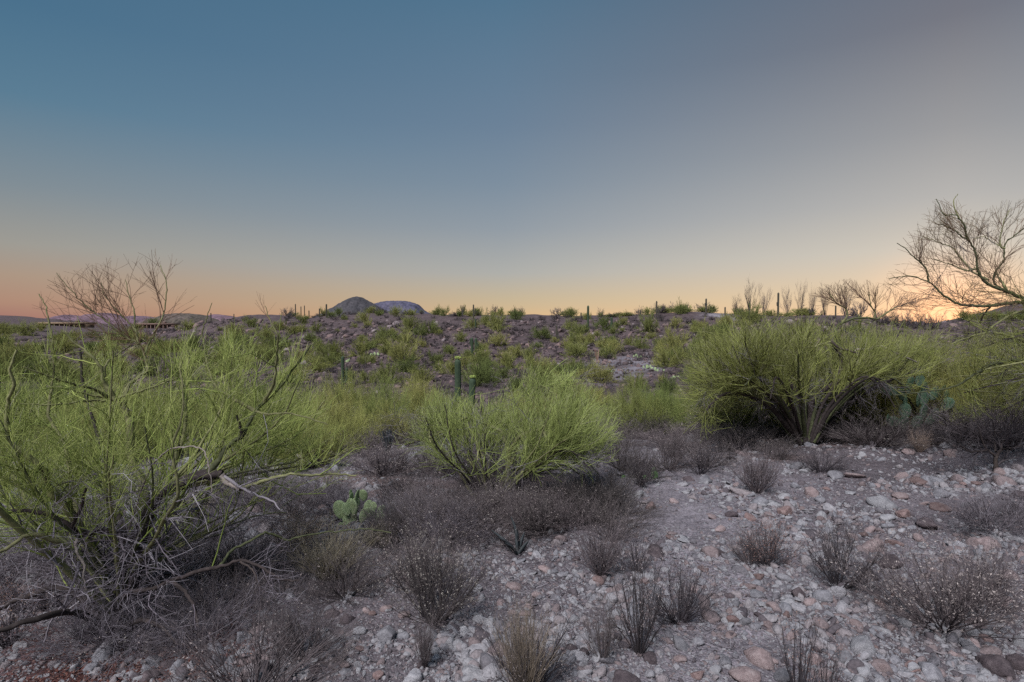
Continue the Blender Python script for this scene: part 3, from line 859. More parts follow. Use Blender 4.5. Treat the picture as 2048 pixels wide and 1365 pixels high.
# ------------------------------------------------------------------ the big palo verde at the left, three metres away
def left_tree():
    T = Tree('palo_verde_tree', ground_at(236, 1262))
    b = (236, 1268, 3.25)
    T.limb([b, (254, 1190, 3.26), (270, 1140, 3.28), (279, 1076, 3.3), (294, 1030, 3.32)], 44, 24, M_BARKD, 'trunk', 10, mult=.4)
    T.limb([(294, 1030, 3.32), (316, 994, 3.34), (364, 967, 3.36), (411, 949, 3.38), (443, 949, 3.4)], 25, 18, M_BARKD, 'limb', mult=.5)
    T.limb([(443, 949, 3.4), (453, 965, 3.38), (466, 972, 3.36), (481, 980, 3.34)], 13, 7, M_BARKL, 'broken_limb', mult=.2)
    T.limb([(417, 946, 3.38), (443, 914, 3.42), (449, 900, 3.44), (470, 882, 3.48), (484, 872, 3.5), (511, 823, 3.6), (528, 806, 3.66), (556, 778, 3.74), (590, 735, 3.84), (622, 690, 3.9)], 13, 3.5, M_BARKM, mult=1.6)
    T.limb([(484, 872, 3.5), (480, 850, 3.48), (474, 831, 3.46)], 9, 4, M_BARKD, 'stub', use=False)
    T.limb([(528, 806, 3.66), (548, 765, 3.6), (553, 715, 3.56), (556, 670, 3.5)], 8, 3, mult=1.3)
    T.limb([(511, 823, 3.6), (470, 800, 3.7), (430, 770, 3.8), (412, 720, 3.9), (405, 660, 3.95)], 9, 3, mult=1.5)
    T.limb([(481, 979, 3.36), (522, 964, 3.4), (581, 949, 3.45), (616, 951, 3.5), (660, 948, 3.55), (712, 952, 3.6)], 9, 3, mult=.9)
    T.limb([(443, 950, 3.4), (500, 985, 3.3), (540, 1000, 3.25), (560, 1020, 3.2)], 7, 2.5, M_DEAD, mult=.5)
    T.limb([(511, 823, 3.6), (540, 830, 3.55), (575, 826, 3.5), (620, 838, 3.45), (655, 850, 3.42)], 5, 2, mult=.6)
    # central upright stem
    T.limb([(279, 1076, 3.3), (288, 1010, 3.36), (285, 964, 3.4), (265, 927, 3.44), (260, 897, 3.46), (262, 860, 3.5), (257, 836, 3.52)], 20, 15, M_BARK, 'limb', mult=.4)
    T.limb([(257, 836, 3.52), (236, 806, 3.5), (222, 784, 3.48), (206, 762, 3.46), (202, 736, 3.44), (178, 708, 3.42), (150, 687, 3.4), (122, 659, 3.38)], 11, 3, mult=1.4)
    T.limb([(206, 762, 3.46), (210, 735, 3.5), (222, 718, 3.54), (236, 709, 3.58), (262, 690, 3.64)], 6, 2.5, mult=.8)
    T.limb([(258, 836, 3.52), (249, 804, 3.5), (258, 772, 3.54), (280, 752, 3.58), (295, 741, 3.6), (289, 710, 3.62), (277, 689, 3.62), (253, 675, 3.6), (225, 654, 3.56), (202, 635, 3.54), (164, 606, 3.5), (148, 588, 3.48), (113, 546, 3.45)], 9, 1.2, mult=1.9, sky=True)
    T.limb([(277, 689, 3.62), (270, 659, 3.64), (253, 640, 3.64), (236, 624, 3.62), (208, 590, 3.6), (203, 566, 3.6)], 5, 1.2, mult=1.5, sky=True)
    T.limb([(270, 655, 3.64), (268, 625, 3.66), (258, 590, 3.68), (250, 560, 3.7)], 4, 1.2, mult=1.1, sky=True)
    T.limb([(289, 712, 3.62), (298, 689, 3.64), (312, 660, 3.66), (324, 638, 3.68), (332, 606, 3.7), (332, 563, 3.7), (321, 530, 3.72)], 5.5, 1.2, mult=1.6, sky=True)
    T.limb([(226, 800, 3.5), (192, 780, 3.4), (160, 772, 3.3), (127, 762, 3.2), (89, 750, 3.12), (45, 734, 3.05)], 7.5, 2.2, mult=.8)
    T.limb([(220, 798, 3.5), (180, 791, 3.42), (141, 779, 3.34), (94, 773, 3.28)], 5, 3, mult=.5)
    T.limb([(211, 802, 3.5), (169, 801, 3.4), (141, 807, 3.3), (98, 810, 3.2), (40, 808, 3.1)], 5, 2, mult=.7)
    T.limb([(230, 799, 3.5), (260, 790, 3.4), (293, 778, 3.3), (328, 766, 3.22), (356, 756, 3.16)], 6, 2.4, mult=.6)
    # stems at the left edge
    T.limb([(236, 1200, 3.26), (175, 1080, 3.2), (130, 1015, 3.1), (102, 985, 3.05), (88, 944, 3.0), (63, 919, 2.96), (26, 890, 2.92), (15, 858, 2.9), (16, 804, 2.88), (28, 771, 2.86), (21, 740, 2.84), (34, 700, 2.84)], 18, 4, mult=1.6)
    T.limb([(165, 1062, 3.18), (150, 1000, 3.3), (129, 890, 3.4), (98, 832, 3.45), (103, 778, 3.5), (108, 731, 3.52), (103, 677, 3.54), (96, 632, 3.56)], 11, 2, mult=1.5)
    T.limb([(103, 677, 3.54), (97, 640, 3.56), (90, 610, 3.57), (78, 588, 3.58)], 4, 1.5, mult=.5, sky=True)
    T.limb([(556, 672, 3.5), (540, 640, 3.5), (530, 612, 3.5)], 3, 1.3, mult=.4, sky=True)
    T.limb([(405, 662, 3.95), (412, 640, 3.95), (424, 606, 3.95)], 3, 1.3, mult=.3, sky=True)
    T.limb([(236, 1230, 3.25), (120, 1130, 3.0), (20, 1040, 2.8), (-80, 950, 2.6), (-150, 850, 2.5)], 16, 6, mult=1.6)
    T.limb([(236, 1225, 3.25), (180, 1140, 3.4), (90, 1050, 3.6), (10, 930, 3.8), (-60, 820, 3.95), (-90, 730, 4.0)], 15, 4, mult=1.6)
    T.limb([(262, 1150, 3.28), (246, 1060, 3.5), (215, 960, 3.8), (200, 880, 4.0), (170, 790, 4.15), (160, 700, 4.2)], 15, 4, M_BARKD, mult=1.7)
    T.limb([(279, 1090, 3.3), (320, 1000, 3.6), (360, 900, 3.9), (372, 820, 4.05), (360, 740, 4.15), (372, 680, 4.2)], 13, 4, mult=1.7)
    T.limb([(262, 1150, 3.28), (330, 1040, 3.0), (356, 980, 2.92), (345, 900, 2.9), (366, 820, 2.95), (360, 740, 3.0)], 9, 3, mult=.8)
    # gnarled low limb with bleached hanging wood
    T.limb([(258, 1076, 3.22), (231, 1064, 3.18), (195, 1064, 3.14), (158, 1070, 3.1), (144, 1056, 3.08), (100, 1030, 3.05), (40, 1022, 3.0), (-30, 1030, 2.95)], 12, 8, M_BARKD, 'limb', mult=.7)
    T.limb([(155, 1076, 3.1), (152, 1099, 3.07), (169, 1129, 3.05), (167, 1155, 3.03), (173, 1180, 3.02)], 7, 3, M_BARKL, 'dead_limb', mult=.3)
    T.limb([(158, 1123, 3.05), (152, 1152, 3.03), (138, 1185, 3.0), (126, 1211, 2.98), (104, 1240, 2.96), (88, 1285, 2.94)], 6, 3, M_DEAD, 'dead_limb', mult=.3)
    T.limb([(240, 1068, 3.16), (243, 1090, 3.14), (250, 1106, 3.12), (240, 1140, 3.1), (228, 1180, 3.08)], 6, 2, M_DEAD, 'dead_limb', mult=.4)
    T.limb([(144, 1056, 3.08), (160, 1020, 3.02), (172, 978, 2.98)], 8, 5, M_BARKD, 'stub', use=False)
    # low limbs reaching right over the stones
    T.limb([(236, 1262, 3.2), (249, 1193, 3.1), (300, 1180, 3.0), (346, 1162, 2.97), (400, 1142, 2.95), (443, 1133, 2.95), (481, 1122, 2.95), (516, 1131, 2.94), (548, 1150, 2.92), (566, 1160, 2.9), (600, 1162, 2.88)], 11, 3.5, M_BARKD, 'limb', mult=.9)
    T.limb([(440, 1133, 2.96), (455, 1111, 3.05), (472, 1096, 3.12), (519, 1072, 3.2), (537, 1067, 3.24), (575, 1081, 3.3), (604, 1072, 3.34), (650, 1065, 3.4), (700, 1061, 3.46), (730, 1058, 3.48), (782, 1066, 3.5)], 7, 2.2, M_BARKM, 'limb', mult=.4)
    T.limb([(346, 1163, 2.97), (374, 1190, 2.9), (388, 1215, 2.86), (396, 1246, 2.84)], 8, 5, M_BARKD, 'limb', mult=.3)
    T.limb([(236, 1262, 3.2), (290, 1240, 3.0), (330, 1262, 2.92), (356, 1290, 2.86)], 14, 3, M_BARKD, 'limb', mult=.3)
    T.limb([(481, 1123, 2.95), (505, 1140, 2.9), (520, 1175, 2.86)], 5, 2, M_BARKD, 'limb', mult=.3)
    T.limb([(230, 1266, 3.22), (150, 1225, 3.0), (70, 1240, 2.8), (0, 1262, 2.7), (-60, 1300, 2.6)], 16, 8, M_BARKD, 'limb', mult=.6)
    T.limb([(232, 1264, 3.24), (140, 1180, 3.3), (60, 1190, 3.3), (0, 1216, 3.3), (-80, 1240, 3.3)], 16, 8, M_BARKD, 'limb', mult=.6)
    T.limb([(258, 1060, 3.2), (300, 940, 3.0), (340, 900, 2.9), (388, 893, 2.85)], 3.6, 2.6, M_BARKL, 'bare_branch', use=False)
    T.limb([(388, 893, 2.85), (410, 905, 2.83), (420, 945, 2.8), (424, 985, 2.8)], 2.8, 2, M_BARKL, 'bare_branch', use=False)
    T.limb([(120, 1085, 2.9), (60, 1070, 2.8), (0, 1105, 2.7), (-60, 1130, 2.6)], 10, 6, mult=.6)
    # stems that fill the crown behind
    for i in range(26):
        a = rng.uniform(-1.0, 1.0); x1 = 236 + a * 380 + rng.normal() * 20; y1 = 800 + abs(a) * 120 + rng.uniform(-110, 120)
        d1 = 3.4 + rng.uniform(-.75, 1.5)
        T.limb([(240, 1225, 3.26), (240 + a * 120, 1100, 3.26 + (d1 - 3.26) * .4), (236 + a * 290, 970 + abs(a) * 70, 3.26 + (d1 - 3.26) * .8), (x1, y1, d1)], 9, 2.5, M_BARKM if i % 2 else M_BARK, 'limb', 6, mult=1.3)
    for (x, y) in ((470, 690), (520, 720), (600, 760), (650, 800), (560, 860), (430, 840), (630, 900), (700, 900), (380, 700)):
        d1 = 3.9 + rng.uniform(-.2, .7)
        T.limb([(330, 985, 3.36), (330 + (x - 330) * .5, 960 + (y - 960) * .25, (3.36 + d1) / 2), (330 + (x - 330) * .85, 960 + (y - 960) * .6, d1), (x, y, d1)], 8, 2.5, M_BARK, 'limb', 6, mult=1.2)
    def clip(p):
        px, py = pix(p[:, 0], p[:, 1], p[:, 2])
        top = np.interp(px, [-200, 0, 90, 130, 240, 350, 372, 420, 560, 640, 720], [700, 690, 640, 545, 520, 510, 640, 655, 610, 670, 860])
        right = np.interp(py, [500, 650, 800, 900, 960, 1100], [390, 620, 660, 720, 760, 640])
        px = px + rng.normal(size=len(px)) * 10; py = py + rng.normal(size=len(px)) * 14
        lim = np.interp(px, [-200, 0, 372, 420, 560, 640], [700, 690, 668, 668, 640, 690])
        lo = np.interp(px, [-100, 250, 330, 450, 640, 760], [1130, 1090, 1050, 1010, 975, 960])
        return (py > lim) & (px < right) & (py < lo)
    lv = [dict(N_=620, rmax=0.0052, L=(.2, .55), ang=(22, 72), up=.25, jit=.17, k=6, rr=.5, tmin=.3, sides=4, v=(.1, .75), rmin=.0019, tap=.5, clip=clip),
          dict(N_=3600, rmax=0.0024, L=(.1, .36), ang=(18, 60), up=.22, jit=.15, k=4, rr=.55, tmin=.1, v=(.1, .9), rmin=.0013, tap=.5, clip=clip),
          dict(N_=9500, rmax=0.0014, L=(.05, .19), ang=(15, 58), up=.18, jit=.14, k=3, rr=.62, tmin=.05, v=(.05, 1), rmin=.0010, tap=.55, clip=clip)]
    T.crown('crown', lv, [M_TWIG], clump=.30, thr=-.15)
    def clipu(p):
        px, py = pix(p[:, 0], p[:, 1], p[:, 2])
        return (py > np.interp(px, [-200, 0, 60, 150, 330, 420, 480, 560, 600, 640], [690, 655, 640, 618, 625, 640, 622, 612, 640, 690]) + np.abs(rng.normal(size=len(px))) * 30) & (px < np.interp(py, [600, 700, 900], [640, 650, 690]) + rng.normal(size=len(px)) * 12) & (py < 960)
    shoots(T, 230, 1250, 3600, .28, M_TWIG, .0018, clipu)
    def clips(p):
        px, py = pix(p[:, 0], p[:, 1], p[:, 2])
        return (py > np.interp(px, [50, 110, 240, 320, 372, 400, 470, 560], [600, 545, 505, 492, 520, 600, 590, 575])) & (px > 55)
    lv = [dict(N_=85, rmax=0.0024, L=(.12, .42), ang=(20, 60), up=.18, jit=.10, k=5, rr=.45, tmin=.35, v=(.1, .5), rmin=.0014, tap=.5, clip=clips),
          dict(N_=250, rmax=0.0015, L=(.07, .26), ang=(18, 55), up=.2, jit=.10, k=4, rr=.6, tmin=.1, v=(.1, .6), rmin=.0010, tap=.5, clip=clips),
          dict(N_=380, rmax=0.001, L=(.03, .10), ang=(12, 42), up=.25, jit=.10, k=3, rr=.7, tmin=.1, v=(.1, .7), rmin=.0008, tap=.6, clip=clips)]
    T.crown('upper_twigs', lv, [M_TWIGB], T.SK)
    # grey dead tangle hanging in the lower half
    low = [l for l in T.L if l[0][:, 2].min() < 1.1]
    P = np.stack([l[0] for l in low]); Rr = np.stack([l[1] for l in low])
    c = lambda p: (lambda q: (q[1] > 930) & (q[0] < 620))(pix(p[:, 0], p[:, 1], p[:, 2]))
    parts = []
    for lv in (dict(N_=420, L=(.15, .45), ang=(25, 95), up=-.1, jit=.22, k=5, rr=.4, tmin=.05, rmin=.0016), dict(N_=2300, L=(.08, .24), ang=(20, 75), up=-.05, jit=.2, k=4, rr=.6, tmin=.1, rmin=.001),
               dict(N_=4500, L=(.03, .12), ang=(20, 75), up=0, jit=.2, k=3, rr=.7, tmin=.1, rmin=.0008)):
        P, Rr = grow(P, Rr, **lv)
        ok = c(P[:, -1]) & (P[:, -1, 2] > height(P[:, -1, 0], P[:, -1, 1]) - .01)
        P, Rr = P[ok], Rr[ok]
        parts.append((P - T.org, Rr, 3, 0, 0, 1))
    a, q, v, qm = join(parts)
    tag(link('dead_twigs', mesh_np('dead_twigs', a, quads=q, mats=[M_DEAD], v=v), T.root), kind='stuff')
    tag(T.root, 'large green palo verde tree with many crooked stems, nearest tree over the dead tangle', 'tree')
left_tree()

def centre_tree():
    T = Tree('palo_verde_tree', ground_at(986, 1006))
    D = T.org[1]
    b = (984, 1008, D)
    q = lambda x, y, dd=0: (780 + x / 3.792, 700 + y / 3.792, D + dd)
    T.limb([q(905, 1190), q(893, 1050), q(888, 960), q(900, 860), q(900, 770)], 13, 9, M_BARK, 'trunk', mult=.3)
    T.limb([q(900, 770), q(870, 670, .1), q(840, 620, .15), q(760, 575, .2), q(690, 550, .25), q(600, 515, .25), (922, 840, D + .2), q(480, 590, .2), q(400, 625, .15), q(340, 650, .1)], 8, 3, mult=1.6)
    T.limb([q(695, 560, .25), q(600, 590, .3), q(480, 605, .35), q(390, 535, .4)], 4, 2.5, M_BARKD, mult=.8)
    T.limb([q(900, 770), q(985, 660, -.05), q(1080, 622, -.1), q(1140, 605, -.15), q(1175, 577, -.15), q(1222, 630, -.18), q(1265, 662, -.2), q(1420, 708, -.2), q(1500, 730, -.15), q(1590, 832, -.1)], 10, 2.5, M_BARK, mult=1.3)
    T.limb([q(1155, 608, -.15), q(1190, 672, -.22), q(1250, 720, -.26), q(1330, 772, -.3), q(1400, 830, -.32), q(1460, 912, -.34)], 6, 3, M_BARK, mult=.5)
    T.limb([q(985, 660), q(1030, 590, .1), q(1085, 500, .15), q(1100, 400, .2), q(1112, 290, .2), q(1165, 280, .2), q(1250, 342, .15)], 6.5, 3, mult=1.4)
    T.limb([q(1265, 662, -.2), q(1330, 640, -.1), q(1400, 592, 0), q(1430, 530, .1), q(1440, 400, .15)], 5, 2, mult=1.2)
    T.limb([q(1250, 455, .1), q(1340, 490, .1), q(1420, 528, .1), q(1500, 520, .1)], 4, 2, mult=.9)
    T.limb([q(690, 1175), q(620, 1090, .05), q(560, 990, .1), q(480, 870, .1), q(370, 782, .05), q(312, 705), q(180, 680), q(90, 655), q(20, 618)], 8, 2, M_BARK, mult=1.0)
    T.limb([q(312, 705), q(294, 630, .1), q(330, 560, .15), q(384, 488, .2), q(390, 400, .25)], 5, 2, mult=1.3)
    T.limb([q(785, 1180), q(770, 1080, .2), q(790, 960, .3), q(800, 850, .4), q(770, 700, .5), q(700, 500, .55), q(690, 400, .55)], 9, 3, M_BARKD, mult=1.6)
    T.limb([q(905, 1150), q(1000, 1010, .2), q(1100, 940, .3), q(1230, 900, .3), q(1340, 880, .3), q(1460, 960, .3)], 6, 3, M_BARKD, mult=.7)
    for (x1, y1) in ((1062, 728), (1150, 752), (1185, 790), (940, 800), (870, 835), (1215, 850)):
        T.limb([(990, 1000, D), (1010 + (x1 - 1035) * .4, 930, D + .1), (1020 + (x1 - 1035) * .75, 870, D + .2), (x1, y1, D + .3)], 6, 1.8, M_BARK, 'limb', 6, mult=1.1)
    for i in range(22):
        a = rng.uniform(-1, 1)
        x1 = 1035 + a * 185; y1 = 825 + abs(a) * 40 + rng.uniform(-50, 90); d1 = D + rng.uniform(-.8, 1.0)
        T.limb([(984 + a * 14, 1006, D + rng.uniform(-.1, .1)), (995 + a * 60, 960, D + (d1 - D) * .4), (1018 + a * 140, 900, D + (d1 - D) * .8), (x1, y1, d1)], 5.5, 2, M_BARK if i % 2 else M_BARKD, 'limb', 6, mult=1.2)
    def clip(p):
        px, py = pix(p[:, 0], p[:, 1], p[:, 2])
        px = px + rng.normal(size=len(px)) * 12; py = py + rng.normal(size=len(px)) * 16
        top = np.interp(px, [800, 830, 900, 950, 1010, 1040, 1075, 1110, 1180, 1235], [860, 790, 770, 790, 790, 730, 705, 725, 765, 830])
        lo = np.interp(px, [780, 850, 900, 1100, 1200, 1260], [890, 950, 1010, 985, 950, 900])
        return (py > top) & (px > 790) & (px < 1262) & (py < lo)
    lv = [dict(N_=520, rmax=0.0055, L=(.18, .5), ang=(20, 70), up=.3, jit=.17, k=5, rr=.5, tmin=.35, sides=3, v=(0, .6), rmin=.0026, tap=.5, clip=clip),
          dict(N_=2400, rmax=0.003, L=(.12, .34), ang=(15, 58), up=.28, jit=.15, k=4, rr=.6, tmin=.1, v=(.1, .9), rmin=.0016, tap=.5, clip=clip),
          dict(N_=6500, rmax=0.002, L=(.07, .22), ang=(12, 55), up=.22, jit=.14, k=3, rr=.65, tmin=.05, v=(0, 1), rmin=.0012, tap=.55, clip=clip)]
    T.crown('crown', lv, [M_TWIGC], clump=.36, thr=-.12)
    dead_tufts(T, 40, 500, 1100)
    def clipu(p):
        px, py = pix(p[:, 0], p[:, 1], p[:, 2])
        return (py > np.interp(px, [820, 870, 940, 1000, 1060, 1100, 1160, 1220, 1250], [800, 770, 765, 775, 695, 705, 722, 770, 810]) + np.abs(rng.normal(size=len(px))) * 22) & (px > 815) & (px < 1250)
    shoots(T, 130, 760, 2200, .30, M_TWIGC, .0024, clipu, .5)
    tag(T.root, 'bright green palo verde with arching bare limbs, between the two larger palo verdes', 'tree')
centre_tree()

def right_tree():
    T = Tree('palo_verde_tree', ground_at(1606, 890))
    D = T.org[1]
    q = lambda x, y, dd=0: (1350 + x / 4.014, 600 + y / 4.014, D + dd)
    T.limb([q(1030, 1180), q(1010, 1120), q(960, 1060, -.1), q(900, 1010, -.15), q(860, 960, -.2), q(750, 850, -.3), q(600, 770, -.4), q(430, 750, -.5), q(330, 800, -.55), q(230, 912, -.6)], 20, 4, M_BARKD, 'limb', mult=1.3)
    T.limb([q(1030, 1180), q(1000, 1060, .1), q(985, 960, .15), q(975, 800, .2), q(960, 720, .25), q(900, 650, .3), q(780, 560, .4), q(650, 460, .5), q(560, 330, .5)], 24, 4, M_BARKD, 'trunk', mult=1.7)
    T.limb([q(1040, 1180), q(1090, 1110), q(1130, 1040), q(1180, 970), q(1250, 900), q(1330, 850), q(1390, 690, .1), q(1540, 572, .2), q(1620, 510, .25), q(1700, 480, .3), q(1900, 492, .4)], 20, 3, M_BARKM, 'limb', mult=1.4)
    T.limb([q(1040, 1150), q(1080, 960, .2), q(1105, 800, .3), q(1200, 720, .3), q(1290, 650, .3), q(1335, 470, .3), q(1285, 380, .3)], 14, 6, M_BARKD, 'limb', mult=1.2)
    T.limb([q(1285, 380, .3), q(1250, 340, .3), q(1130, 370, .2), q(1010, 400, .1), q(900, 470, 0)], 6, 2.5, M_BARK, mult=1.0)
    T.limb([q(1335, 420, .3), q(1300, 300, .4), q(1290, 240, .5), q(1335, 188, .5), q(1440, 152, .5), q(1530, 146, .5), q(1625, 155, .5)], 8, 3, M_BARKM, mult=.9)
    T.limb([q(1335, 188, .5), q(1380, 130, .5), q(1370, 70, .5), q(1290, 20, .5), (1658, 584, D + .5)], 5, 1.8, M_BARK, mult=1.3, sky=True)
    T.limb([q(1600, 150, .5), q(1605, 100, .5), q(1570, 40, .5), (1738, 585, D + .5)], 4, 1.5, M_BARK, mult=1.2, sky=True)
    T.limb([q(1625, 155, .5), q(1720, 90, .5), q(1800, 50, .5), q(1900, 20, .5)], 4, 1.5, M_BARK, mult=1.2, sky=True)
    T.limb([q(1450, 400, .2), q(1560, 395, .2), q(1640, 370, .2), q(1760, 420, .2), q(1940, 500, .2)], 5, 2.5, M_BARKL, mult=.7)
    T.limb([q(1250, 330, .3), q(1330, 390, .2), q(1480, 430, .1), q(1560, 460, 0)], 5, 3, M_BARKD, mult=.5)
    for i in range(42):
        a = rng.uniform(-1, 1)
        x1 = 1622 + a * 262; y1 = 690 + abs(a) * 70 + rng.uniform(-50, 90); d1 = D + rng.uniform(-1.1, 1.6)
        T.limb([(1612 + a * 20, 885, D + rng.uniform(-.1, .1)), (1612 + a * 90, 810, D + (d1 - D) * .4), (1616 + a * 200, 755, D + (d1 - D) * .8), (x1, y1, d1)], 9, 2.5, M_BARKD if i % 2 else M_BARKM, 'limb', 6, mult=1.2)
    def clip(p):
        px, py = pix(p[:, 0], p[:, 1], p[:, 2])
        top = np.interp(px, [1350, 1385, 1440, 1490, 1640, 1660, 1700, 1760, 1830, 1950], [770, 690, 640, 622, 622, 575, 560, 572, 590, 640])
        lim = np.interp(px, [1350, 1440, 1640, 1800, 1950], [690, 640, 628, 640, 660])
        lo = np.interp(px, [1340, 1400, 1500, 1560, 1700, 1760, 1950], [820, 880, 845, 812, 790, 752, 725])
        px = px + rng.normal(size=len(px)) * 10; py = py + rng.normal(size=len(px)) * 12
        return (py > lim) & (py < lo) & (px > 1350) & (px < 1960)
    lv = [dict(N_=760, rmax=0.008, L=(.3, .75), ang=(18, 60), up=.22, jit=.13, k=5, rr=.45, tmin=.35, sides=3, v=(0, .6), rmin=.0036, tap=.5, clip=clip),
          dict(N_=5200, rmax=0.0038, L=(.18, .48), ang=(12, 48), up=.25, jit=.10, k=4, rr=.6, tmin=.1, v=(.1, .9), rmin=.0026, tap=.5, clip=clip),
          dict(N_=14500, rmax=0.0026, L=(.10, .30), ang=(10, 42), up=.2, jit=.10, k=3, rr=.65, tmin=.05, v=(0, 1), rmin=.0021, tap=.55, clip=clip)]
    T.crown('crown', lv, [M_TWIGR], clump=.45, thr=-.2)
    dead_tufts(T, 90, 1500, 3200)
    def clips(p):
        px, py = pix(p[:, 0], p[:, 1], p[:, 2])
        return (py > np.interp(px, [1600, 1640, 1700, 1760, 1850], [600, 568, 556, 562, 590]))
    lv = [dict(N_=90, rmax=0.004, L=(.2, .55), ang=(14, 48), up=.2, jit=.12, k=5, rr=.45, tmin=.25, v=(0, .4), rmin=.0026, tap=.5, clip=clips),
          dict(N_=300, rmax=0.0024, L=(.12, .34), ang=(12, 46), up=.2, jit=.12, k=4, rr=.6, tmin=.1, v=(0, .5), rmin=.0019, tap=.5, clip=clips),
          dict(N_=480, rmax=0.0017, L=(.06, .18), ang=(12, 42), up=.2, jit=.12, k=3, rr=.7, tmin=.1, v=(0, .5), rmin=.0015, tap=.6, clip=clips)]
    T.crown('upper_twigs', lv, [M_TWIGB], T.SK)
    def clipu(p):
        px, py = pix(p[:, 0], p[:, 1], p[:, 2])
        return (py > np.interp(px, [1360, 1400, 1460, 1600, 1760, 1850, 1950], [690, 650, 618, 608, 612, 625, 640]) + np.abs(rng.normal(size=len(px))) * 22) & (px > 1372) & (px < 1930) & (py < 800)
    shoots(T, 170, 1000, 2900, .34, M_TWIGR, .0030, clipu, .5)
    tag(T.root, 'wide olive green palo verde on forked dark trunks, by the large blue-green prickly pear', 'tree')
right_tree()

def edge_tree():
    """stands just outside the frame and reaches in from the right"""
    bx = 2330; D = 6.3
    g = at(bx, 900, D); g[2] = hz(g[0], g[1])
    T = Tree('palo_verde_tree', g)
    q = lambda x, y, dd=0: (1700 + x / 4.264, 380 + y / 4.264, D + dd)
    gx, gy = pix(*g)
    T.limb([(gx, gy + 4, D), (gx - 30, 840, D), (gx - 60, 740, D - .1), (2180, 660, D - .2), (2110, 620, D - .3), (2048, 600, D - .4)], 46, 7, M_BARKM, 'trunk', mult=.2)
    T.limb([(2110, 622, D - .3), (2048, 606, D - .4), q(1340, 972, -.4), q(1130, 992, -.4), q(1030, 985, -.4), q(930, 980, -.4), q(850, 930, -.4), q(780, 890, -.4), q(730, 830, -.4), q(670, 788, -.4), q(545, 740, -.4), q(440, 742, -.4), q(330, 760, -.4)], 8, 1.3, M_BARKM, mult=1.3)
    T.limb([q(670, 788, -.4), q(655, 690, -.4), q(600, 620, -.4), q(530, 560, -.4), q(470, 500, -.4), q(400, 455, -.4)], 4, 1.3, M_BARKM, mult=1.1)
    T.limb([(2060, 602, D - .4), q(1340, 870, -.4), q(1210, 820, -.4), q(1150, 780, -.4), q(1105, 720, -.4), q(1085, 660, -.4), q(1080, 590, -.4), q(1055, 500, -.4), q(1010, 430, -.4), q(940, 390, -.4), q(900, 350, -.4), q(820, 310, -.4), q(725, 285, -.4)], 7.5, 1.3, M_BARKM, mult=1.5)
    T.limb([q(1010, 430, -.4), q(990, 370, -.4), q(980, 310, -.4), q(930, 240, -.4), q(905, 215, -.4), q(800, 210, -.4), q(770, 150, -.4), q(735, 78, -.4)], 4.5, 1.2, M_BARKM, mult=1.2)
    T.limb([q(930, 240, -.4), q(890, 160, -.4), q(885, 90, -.4), q(920, 35, -.4)], 3, 1.2, M_BARK, mult=.4)
    T.limb([q(1340, 870, -.3), q(1230, 800, -.3), q(1245, 695, -.3), q(1290, 640, -.3), q(1312, 590, -.3), q(1325, 460, -.3), q(1400, 390, -.3), q(1484, 328, -.3)], 5, 1.8, M_BARKM, mult=1.2)
    T.limb([q(1318, 500, -.3), q(1285, 480, -.3), q(1282, 400, -.3), q(1310, 280, -.3), q(1370, 160, -.3)], 4, 1.2, M_BARK, mult=1.0)
    T.limb([q(1282, 480, -.3), q(1200, 440, -.2), q(1140, 400, -.2), q(1050, 420, -.2)], 2.5, 1.2, M_BARK, mult=.7)
    T.limb([q(1085, 665, -.4), q(1000, 690, -.35), q(890, 650, -.3), q(800, 620, -.3), q(715, 590, -.3)], 4, 1.2, M_BARK, mult=1.2)
    T.limb([q(1180, 770, -.4), q(1050, 700, -.2), q(960, 600, -.1), q(880, 500, 0), q(760, 450, 0), q(630, 400, 0)], 4.5, 1.2, M_BARK, mult=1.3)
    T.limb([q(1340, 870, -.4), q(1290, 780, -.35), q(1250, 710, -.3)], 5, 3, M_BARK, mult=1.0)
    T.limb([q(1200, 990, -.4), q(1130, 1080, -.35), q(1110, 1150, -.3)], 4, 1.6, M_BARKD, mult=.8)
    T.limb([(gx - 20, 800, D), (2200, 720, D - .3), (2048, 721, D - .8), (2010, 724, D - .9), (1974, 732, D - 1.0), (1962, 741, D - 1.0), (1944, 752, D - 1.05), (1912, 772, D - 1.1), (1864, 782, D - 1.15), (1787, 791, D - 1.2)], 9, 2, M_BARKM, mult=.8)
    T.limb([(2100, 722, D - .7), (2060, 690, D - .6), (2010, 670, D - .6), (1960, 668, D - .6), (1900, 690, D - .6)], 8, 2, M_BARK, mult=1.2)
    T.limb([(2110, 640, D - .3), (2048, 622, D - .4), (1990, 650, D - .5), (1950, 690, D - .5)], 7, 2.5, M_BARK, mult=1.1)
    for i in range(16):
        y0 = rng.uniform(640, 800); x1 = rng.uniform(1900, 2070); y1 = y0 + rng.uniform(-20, 60); dd = rng.uniform(-1.2, .8)
        T.limb([(gx - 30, y0 * .5 + 400, D), (2180, y0 - 10, D + dd * .5), (2090, y0, D + dd), (x1, y1, D + dd)], 10, 2, M_BARK if i % 2 else M_BARKD, 'limb', 6, mult=.9)
    def clip(p):
        px, py = pix(p[:, 0], p[:, 1], p[:, 2])
        top = np.interp(px, [1770, 1800, 1870, 1900, 1960, 2048, 2300], [550, 480, 395, 388, 420, 380, 380])
        lo = np.interp(px, [1780, 1900, 1960, 2048, 2300], [768, 772, 830, 870, 900])
        return (py > top) & (px > 1765) & (py < lo)
